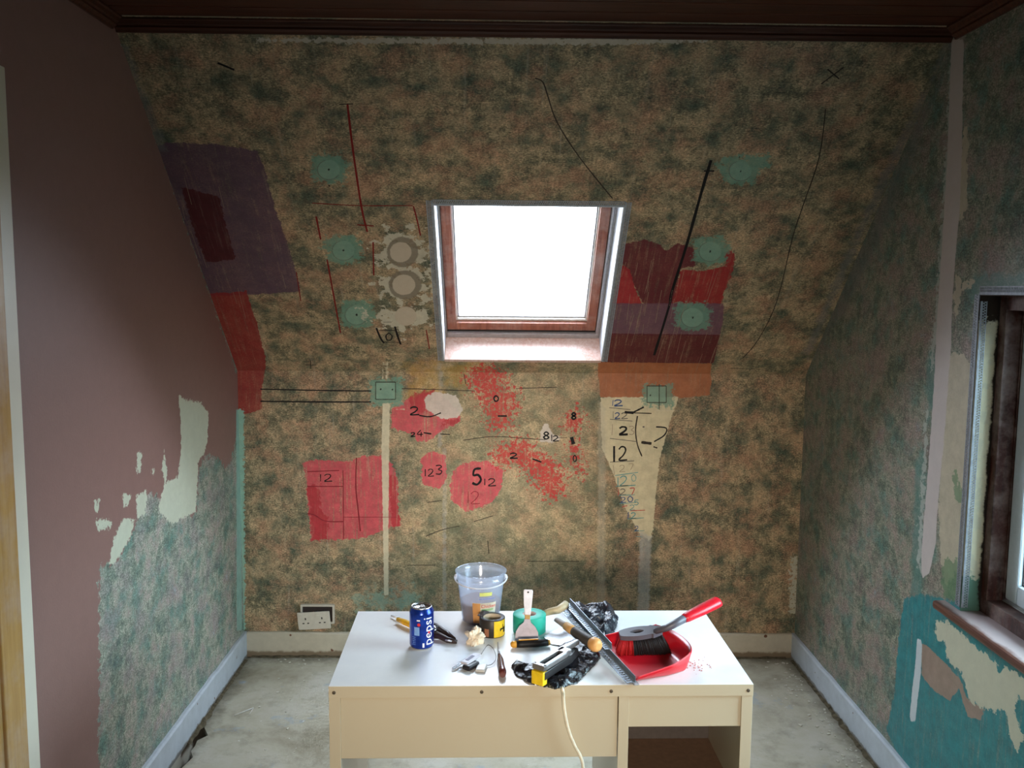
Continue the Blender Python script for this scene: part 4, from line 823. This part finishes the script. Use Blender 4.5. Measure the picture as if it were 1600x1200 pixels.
b = MB(); M = frame_from(rel(ky, T(714, 1048, .003))[0], T(738, 1040, .005)-T(714, 1048, .003)); b.prism([(0, -.002), (.045, -.003), (.045, .003), (.02, .003), (.016, .001), (.01, .003)], -.001, .001, M); b.build('key', CHR, ky)
M = frame_from(rel(ky, T(724, 1037, .014))[0], T(752, 1018, .022)-T(724, 1037, .014)); b = MB(); b.box(0, .058, -.012, .012, -.004, .003, M, bev=.003); fb = b.build('fob', plain('grey_fob_plastic', (196, 194, 206), .35), ky)
b = MB(); b.box(.014, .042, -.005, .005, .0031, .0036, M); b.build('fob_marking', plain('fob_print', (110, 108, 130), .5), fb)
b = MB(); M2 = frame_from(rel(ky, T(727, 1044, .008))[0], T(752, 1030, .008)-T(727, 1044, .008)); b.box(0, .045, -.013, .011, -.007, .006, M2, bev=.004); b.build('black_case', plain('black_fob_case', (32, 28, 32), .4), ky)
b = MB(); M3 = frame_from(rel(ky, T(750, 1049, .004))[0], T(757, 1032, .004)-T(750, 1049, .004)); b.box(0, .040, -.013, .013, -.003, .004, M3, bev=.003); b.build('clear_tag', plain('clear_grey_tag', (186, 184, 180), .25, .5), ky)
b = MB(); pts = [T(752, 1022, .010), T(762, 1008, .012), T(771, 1014, .016), T(775, 1028, .008), T(768, 1038, .004), T(758, 1040, .004)]; b.tube([Vector((*p,))-ky.location for p in [Vector(x) for x in smooth([tuple(q) for q in pts], 5)]], .0012, 8); b.build('wire_loop', plain('steel_wire', (120, 118, 116), .3, .5, .8), ky)
sc_ = T(782, 1040); sd = empty('screwdriver', sc_, 0, 'short screwdriver with dark brown handle pointing away beside the keys', 'screwdriver')
b = MB(); b.tube(rel(sd, T(778, 1004, .007), T(781, 1026, .009)), [.0022, .0022], 10); b.build('shaft', STEEL, sd)
b = MB(); b.tube(rel(sd, T(780, 1023, .009), T(782, 1031, .010), T(784, 1042, .0105), T(785, 1049, .0105), T(785.5, 1054, .0105)), [.0045, .0085, .0085, .0105, .0085], 8); b.build('handle', plain('brown_translucent_handle', (92, 44, 40), .25, .5, var=.25), sd)

# ------------------------------------------------------------------ black plastic bags
m = NT('black_bin_liner', .13, .8); v = m.coord(); m.color(m.mix(m.ramp(m.noise(v, 30, 5), [(.4, 0.), (.6, 1.)]), (.006, .006, .008), (.014, .014, .018))); m.bump(m.noise(v, 60, 4, .7, 2.0), .5, .004); LINER = m.m
m = NT('sky_sheen_bin_liner', .20, .8); v = m.coord(); m.color((.022, .025, .034)); m.bump(m.noise(v, 60, 4, .7, 2.0), .5, .004); LINER2 = m.m  # sky sheen painted into the black film as blue-grey
def folds(x, y, seed):      # creased film: warped triangle waves in several directions
    rs = random.Random(seed); h = 0; wsum = 0
    wx = x+.010*mn.noise(Vector((x*25, y*25, seed))); wy = y+.010*mn.noise(Vector((x*25, y*25, seed+9)))
    for k in range(6):
        a = rs.uniform(0, PI); fr = rs.uniform(9, 26); ph = rs.uniform(0, 1); wv = (1/fr)**.8
        t = (wx*math.cos(a)+wy*math.sin(a))*fr+ph+.5*mn.noise(Vector((x*14+k*7, y*14, seed))); t -= math.floor(t); h += wv*(1-abs(2*t-1)); wsum += wv
    return h/wsum
def bag(name, outline, hmax, mat, seed, step=.0030, base=0.0, press=()):
    P = [(p.x, p.y) for p in (T(x, y) for x, y in outline)]; A = np.array(P)
    x0, y0 = A.min(0); x1, y1 = A.max(0); xs = np.arange(x0, x1+step, step); ys = np.arange(y0, y1+step, step); X, Y = np.meshgrid(xs, ys)
    s = sdf(np.stack([X.ravel(), Y.ravel()], 1), [P]).reshape(X.shape)
    press = [(sdf(np.stack([X.ravel(), Y.ravel()], 1), [[(p.x, p.y) for p in (T(*q) for q in pl)]]).reshape(X.shape), ph) for pl, ph in press]
    b = MB(); vt = {}
    def gv(i, j, top):
        k = (i, j, top)
        if k not in vt:
            x, y, d = X[j, i], Y[j, i], max(s[j, i], 0)
            e = min(1, d/.028); q = Vector((x*22+seed, y*22, 0)); rg = 1-abs(mn.noise(q))*2; rg2 = 1-abs(mn.noise(q*2.3+Vector((9, 4, 1))))*2
            h = hmax*(e**.45)*(.12+1.15*(folds(x, y, seed)-.15)*(.7+.3*rg))
            for (pq, ph_) in press:
                if pq[j, i] > 0: h = min(h, ph_)
            jx = .003*mn.noise(Vector((x*60, y*60, seed))); z = base+.0012+(h if top else 0)
            vt[k] = b.bm.verts.new((x+jx, y+jx, TZ+z))
        return vt[k]
    cells = [(i, j) for j in range(len(ys)-1) for i in range(len(xs)-1) if min(s[j, i], s[j+1, i], s[j, i+1], s[j+1, i+1]) > -.002]
    cs = set(cells)
    for i, j in cells:
        f = b.bm.faces.new((gv(i, j, 1), gv(i+1, j, 1), gv(i+1, j+1, 1), gv(i, j+1, 1))); 
        b.bm.faces.new((gv(i, j+1, 0), gv(i+1, j+1, 0), gv(i+1, j, 0), gv(i, j, 0)))
        for (di, dj, a, c) in ((-1, 0, (i, j+1), (i, j)), (1, 0, (i+1, j), (i+1, j+1)), (0, -1, (i, j), (i+1, j)), (0, 1, (i+1, j+1), (i, j+1))):
            if (i+di, j+dj) not in cs: b.bm.faces.new((gv(*a, 0), gv(*c, 0), gv(*c, 1), gv(*a, 1)))
    return b.build(name, mat)
o = bag('plastic_bag', [(799, 1042), (806, 1036), (830, 1040), (850, 1030), (880, 1008), (905, 1000), (930, 1006), (936, 1020), (938, 1030), (926, 1044), (902, 1068), (884, 1074), (868, 1078), (850, 1074), (826, 1068), (806, 1056)], .036, LINER, 4.2, press=[([(815, 1052), (850, 1066), (925, 1010), (895, 992)], .0095), ([(920, 1000), (960, 1045), (975, 1040), (940, 990)], .006)])
tag(o, 'shiny black plastic bag crumpled under the staple gun at the desk edge', 'plastic bag')
o = bag('plastic_bag', [(880, 958), (898, 951), (930, 949), (956, 953), (966, 966), (964, 976), (960, 988), (950, 998), (944, 1003), (940, 998), (925, 985), (905, 972)], .050, LINER2, 8.8)
tag(o, 'dark plastic bag with bluish sheen heaped behind the metal beads', 'plastic bag')

# ------------------------------------------------------------------ staple gun
g0, g1 = T(842, 1054, .035), T(912, 1010, .035)
M = frame_from(g0, g1-g0); L = (g1-g0).length
sg = empty('staple_gun', g0, 0, 'chrome and black staple gun with yellow nose resting on the black bag', 'staple gun'); sg.matrix_world = M
BLK = plain('black_gun_casing', (34, 32, 33), .35, .4, var=.15)
b = MB(); b.prism([(.0, -.018), (.13, -.015), (.175, -.006), (.175, .006), (.13, .015), (.0, .018)], -.012, .010, bev=.003); b.build('casing', BLK, sg)
b = MB(); b.prism([(-.002, .018), (-.002, .008), (.10, .008), (.12, .004), (.19, .000), (.19, .008), (.125, .016)], .012, .026, bev=.002); b.prism([(-.002, -.018), (-.002, -.009), (.10, -.009), (.125, -.013), (.10, -.018)], .012, .026, bev=.002); b.box(-.004, .010, -.018, .018, .012, .026, bev=.002); b.box(.10, .128, -.015, .015, .014, .026, bev=.002); b.build('chrome_lever', plain('brushed_chrome', (150, 146, 146), .35, .5, .75), sg)
b = MB(); b.prism([(.010, -.010), (.10, -.010), (.10, .009), (.010, .009)], .0105, .016); b.build('lever_recess', plain('dark_recess', (38, 34, 30), .5), sg)
b = MB(); b.box(-.008, .012, -.017, .017, -.024, .010, bev=.002); b.build('yellow_nose', plain('yellow_tool_plastic', (232, 196, 36), .35), sg)
b = MB(); b.box(.012, .05, .0155, .0185, -.010, .006, bev=.001); b.build('side_plate', plain('brushed_chrome', (150, 146, 146), .35, .5, .75), sg)

# flat steel blade lying under the tools
b = MB(); b.prism([(T(x, y).x, T(x, y).y) for x, y in ((848, 996), (875, 982), (902, 993), (905, 1003), (892, 1012), (862, 1008))], TZ+.0012, TZ+.0030)
o = b.build('filling_knife_blade', plain('smeared_steel', (188, 190, 196), .3, .5, .6, var=.2)); o.name = 'steel_scraper'; tag(o, 'flat grey steel scraper blade lying under the wooden handled tool', 'scraper')

# ------------------------------------------------------------------ wooden handled hammer
h0, h1 = T(872, 970, .062), T(931, 1008, .054); hm = empty('hammer', h0, 0, 'hammer with black and yellow grip lying across the metal beads', 'hammer')
WD = plain('pale_tool_wood', (206, 160, 100), .5, .3, var=.12)
dv = h1-h0
def at(t, dz=0): return h0+dv*t+Vector((0, 0, dz))
b = MB(); b.tube(rel(hm, at(-.05), at(.15), at(.3)), [(.008, .006), (.009, .008), (.010, .010)], 14); b.build('neck', plain('dull_grey_neck', (150, 140, 130), .5), hm)
b = MB(); b.tube(rel(hm, at(.22), at(.35), at(.46)), [.0115, .0125, .0125], 16); b.build('wooden_handle', WD, hm)
b = MB(); b.tube(rel(hm, at(.44), at(.5), at(.7), at(.88), at(.92)), [.0130, .0145, .0150, .0160, .0150], 16); b.build('rubber_grip', plain('dark_grip_rubber', (64, 60, 56), .55), hm)
b = MB(); e_ = dv.normalized(); b.tube(rel(hm, at(.90), at(.93), at(1.0), at(1.05), at(1.07)), [.015, .0175, .0185, .015, .008], 18); b.build('handle_end', plain('orange_wood_end', (216, 160, 96), .45), hm)
hc = at(-.12, .0); b = MB(); b.tube(rel(hm, T(846, 960, .035), T(858, 956, .045), T(872, 953, .052), T(880, 948, .056), T(884, 944, .058)), [(.004, .008), (.008, .010), (.010, .011), (.012, .012), (.011, .011)], 14); b.build('hammer_head', plain('tan_worn_head', (186, 168, 136), .5, .3, .1), hm)

# ------------------------------------------------------------------ lengths of perforated angle bead
def anglebead(px0, px1, z0, z1, wid, label, tilt=0.0):
    p, q = T(*px0, z0), T(*px1, z1); M = frame_from(p, q-p); L = (q-p).length
    b = MB(); th = .0012; n = int(L/.011)
    def bx(x0, x1, y0, y1, zc=0): b.box(x0, x1, y0, y1, zc, zc+th)
    bx(0, L, 0, wid*.3); bx(0, L, wid*.85, wid)
    for i in range(n): s = L*i/n; bx(s, s+L/n*.5, wid*.3, wid*.85)
    b.box(0, L, -.0015, 0, 0, .016); 
    for i in range(n): s = L*i/n
    b.tube([(0, -.001, .001), (L, -.001, .001)], .0025, 8)
    o = b.build('angle_bead', plain('galvanised_offcut', (132, 142, 152), .35, .5, .7, var=.15, scale=90)); o.matrix_world = M
    return tag(o, label, 'metal bead')
anglebead((992, 1066), (884, 950), .010, .030, .022, 'perforated steel angle bead running from bag to dustpan lip, the longer one')
anglebead((955, 1014), (890, 943), .040, .052, .018, 'shorter perforated steel angle bead lying on top beside the bluish bag')

# ------------------------------------------------------------------ dustpan and brush
PR = plain('red_pan_plastic', (196, 20, 34), .32, .45, var=.06, scale=20)
A_, B_ = T(934, 1006, .002), T(996, 1070, .002); C_, D_ = T(1068, 1030, .002), T(1004, 978, .002)
dp = empty('dustpan', A_, 0, 'red plastic dustpan with grey lip at the right of the desk top', 'dustpan')
lip = (B_-A_); cen = (A_+B_)/2; back = Vector((lip.y, -lip.x, 0)).normalized()
if back.dot(C_-B_) < 0: back = -back
M = frame_from(cen, lip); LW = lip.length*.5
M = Matrix(((lip.normalized().x, back.x, 0, cen.x), (lip.normalized().y, back.y, 0, cen.y), (0, 0, 1, TZ+.001), (0, 0, 0, 1)))
DEP = .190
bm = MB(); nx, ny = 28, 24; g = {}
def panz(s, t):      # rim rises towards the back and the sides
    side = max(0, (abs(s)-.80)/.20); bk_ = max(0, (t-.86)/.14)
    return max(side**1.5*(.018+.030*t), bk_**1.5*.050)
def pxy(s, t):
    wd = LW*(1.0-.10*t-.42*max(0, t-.55)**1.3); y = DEP*t*(1-.16*abs(s)**2.5*t)
    return s*wd, y
for sh in (0, 1):
    for j in range(ny+1):
        for i in range(nx+1):
            s, t = -1+2*i/nx, j/ny; x, y = pxy(s, t); z = panz(s, t)
            g[i, j, sh] = bm.bm.verts.new((x*(1+.012*sh), y+(.002*sh if j == ny else 0), z+.0022*(1-sh)))
for j in range(ny):
    for i in range(nx):
        f = bm.bm.faces.new((g[i, j, 0], g[i+1, j, 0], g[i+1, j+1, 0], g[i, j+1, 0])); f.smooth = True
        f = bm.bm.faces.new((g[i, j+1, 1], g[i+1, j+1, 1], g[i+1, j, 1], g[i, j, 1])); f.smooth = True
for i in range(nx):
    for j in (0, ny): bm.bm.faces.new((g[i, j, 0], g[i, j, 1], g[i+1, j, 1], g[i+1, j, 0]))
for j in range(ny):
    for i in (0, nx): bm.bm.faces.new((g[i, j, 0], g[i, j+1, 0], g[i, j+1, 1], g[i, j, 1]))
dp.matrix_world = M
pn = bm.build('pan_body', PR, dp)
bm = MB(); bm.box(-LW*1.02, LW*1.02, -.010, .004, .0005, .0042, bev=.001); bm.build('lip', plain('grey_rubber_lip', (150, 148, 150), .5), dp)
for sx in (-1, 1):
    pts = [Vector((*[a*(1.0) for a in pxy(sx, t)], panz(sx, t)+.002)) for t in [i/16 for i in range(17)]]; bm = MB(); bm.tube(pts, .0018, 8); bm.build('rim', plain('light_red_rim', (214, 60, 70), .3), dp)

bh = empty('hand_brush', T(985, 985, .05), 0, 'grey and red hand brush with black bristles lying in the red dustpan', 'brush')
GR = plain('dark_grey_plastic', (88, 86, 94), .4, .4, var=.06)
u0, u1, u2, u3, u4 = (T(972, 991, .052), T(1000, 988, .058), T(1030, 984, .066), T(1050, 978, .082), T(1068, 972, .095))
# brush head plate with opening
hd0, hd1 = T(968, 993, .050), T(1034, 985, .062); dx = (hd1-hd0); Mh = frame_from(rel(bh, hd0)[0], dx, (0, -.25, 1)); LH = dx.length
def headw(t): return .0205*math.sin(PI*min(1, .06+t*.98))**.42 if t < .75 else .0205*(1-.55*((t-.75)/.25))
out = []; inn = []
N = 30
for i in range(N+1): t = i/N; out.append((t*LH, headw(t)))
out = out + [(x, -y) for x, y in out[::-1]]
iw = lambda t: .0075*math.sin(PI*t)**.7
inn = [(LH*(.24+.34*i/N), iw(i/N)) for i in range(N+1)]; inn = inn+[(x, -y) for x, y in inn[::-1]]
bm = MB(); vo = [[bm.bm.verts.new(Mh @ Vector((x, y, z))) for x, y in out] for z in (-.007, .007)]; vi = [[bm.bm.verts.new(Mh @ Vector((x, y, z))) for x, y in inn] for z in (-.007, .007)]
n = len(out)
for i in range(n):
    j = (i+1) % n
    for q in ((vo[0][i], vo[0][j], vo[1][j], vo[1][i]), (vi[0][j], vi[0][i], vi[1][i], vi[1][j]), (vo[1][i], vo[1][j], vi[1][j], vi[1][i]), (vo[0][j], vo[0][i], vi[0][i], vi[0][j])):
        try: bm.bm.faces.new(q)
        except ValueError: pass
bmesh.ops.remove_doubles(bm.bm, verts=bm.bm.verts, dist=.00005)
bm.build('brush_head', GR, bh)
bm = MB(); bm.box(.01, LH*.92, -.012, .012, -.008, -.003, Mh); bm.build('brush_block', plain('black_rubber', (30, 27, 26), .5, .3, var=.2), bh)
w0, w1, w2_ = T(1024, 986, .063), T(1042, 981, .078), T(1070, 966, .100)
bm = MB(); bm.tube(rel(bh, w0, w1, T(1052, 976, .087), w2_), [(.014, .008), (.010, .009), (.010, .010), (.0115, .011)], 14); bm.build('neck', GR, bh)
w3, w4 = T(1068, 967, .099), T(1122, 940, .122)
ee = (w4-w3)
bm = MB(); bm.tube(rel(bh, w3, w3+ee*.1, w3+ee*.5, w3+ee*.9, w3+ee*.985, w3+ee*1.0), [(.011, .011), (.0155, .013), (.0185, .014), (.0190, .0145), (.0185, .014), (.014, .010)], 16); gp_ = bm.build('grip', plain('red_grip_plastic', (206, 24, 40), .35, .45), bh)
bm = MB(); bm.lathe([(0, 0), (.0045, 0), (.0045, .001), (0, .001)], 14, Matrix.Translation(rel(bh, w3+ee*.93+Vector((0, 0, .0125)))[0])); bm.build('hang_hole', plain('pale_red_hole', (226, 120, 120), .4), gp_)
def bristles(nm, t0, t1, mat, cnt, lean):
    b = MB()
    for i in range(cnt):
        t = random.uniform(t0, t1); y = random.uniform(-.012, .012); p = Mh @ Vector((t*LH, y, -.006)); q = Mh @ Vector((t*LH*1.0+lean*(t-.35)+random.gauss(0, .0015), y*1.7-.018+random.gauss(0, .0015), -.051)); q.z = max(q.z, TZ+.004-bh.location.z)
        b.tube([p, p.lerp(q, .5)+Vector((0, 0, .001)), q], [.0009, .0009, .0007], 4)
    return tag(b.build(nm, mat, bh), kind='stuff')
bristles('bristles', .28, .96, plain('black_bristle', (30, 24, 26), .6, .3), 900, .035)
bristles('red_bristles', .04, .30, plain('red_bristle', (176, 26, 30), .6, .3), 220, .06)
b = MB()
for i in range(60):
    p = T(random.gauss(1078, 16), random.gauss(1040, 6)); s = random.uniform(.0006, .002); b.box(-s, s, -s, s, 0, s, Matrix.Translation((p.x, p.y, TZ+.0002)))
tag(b.build('dust_crumbs', plain('reddish_dust', (190, 140, 134), .9)), 'pinkish dust and crumbs on the desk top beside the dustpan', 'dust', kind='stuff')

# ------------------------------------------------------------------ white cable hanging over the front edge
cb = MB()
def front(px, py, d=.008):   # a point just in front of the desk's back
    p = hit(px, py, (TX, TY-d, 0), (math.sin(-TYAW), math.cos(TYAW), 0)); return tuple(p)
pts = [tuple(T(878, 1074.5, .0045)), tuple(Vector(T(879, 1078, .0045))+Vector((0, -.004, 0))), front(880, 1086), front(882, 1110), front(888, 1140), front(898, 1165), front(907, 1182), front(911, 1200), front(909, 1230), front(905, 1300, .01)]
lp = pts[-1]; pts += [(lp[0]-.01, lp[1]-.01, .25), (lp[0]-.03, lp[1]-.02, .03), (lp[0]-.12, lp[1]+.02, .005), (lp[0]-.4, lp[1]+.2, .005)]
cb.tube(smooth(pts, 6), .0042, 10); tag(cb.build('power_cable', plain('white_cable', (222, 212, 190), .45)), 'white power cable hanging down over the desk edge from under the bag', 'cable')
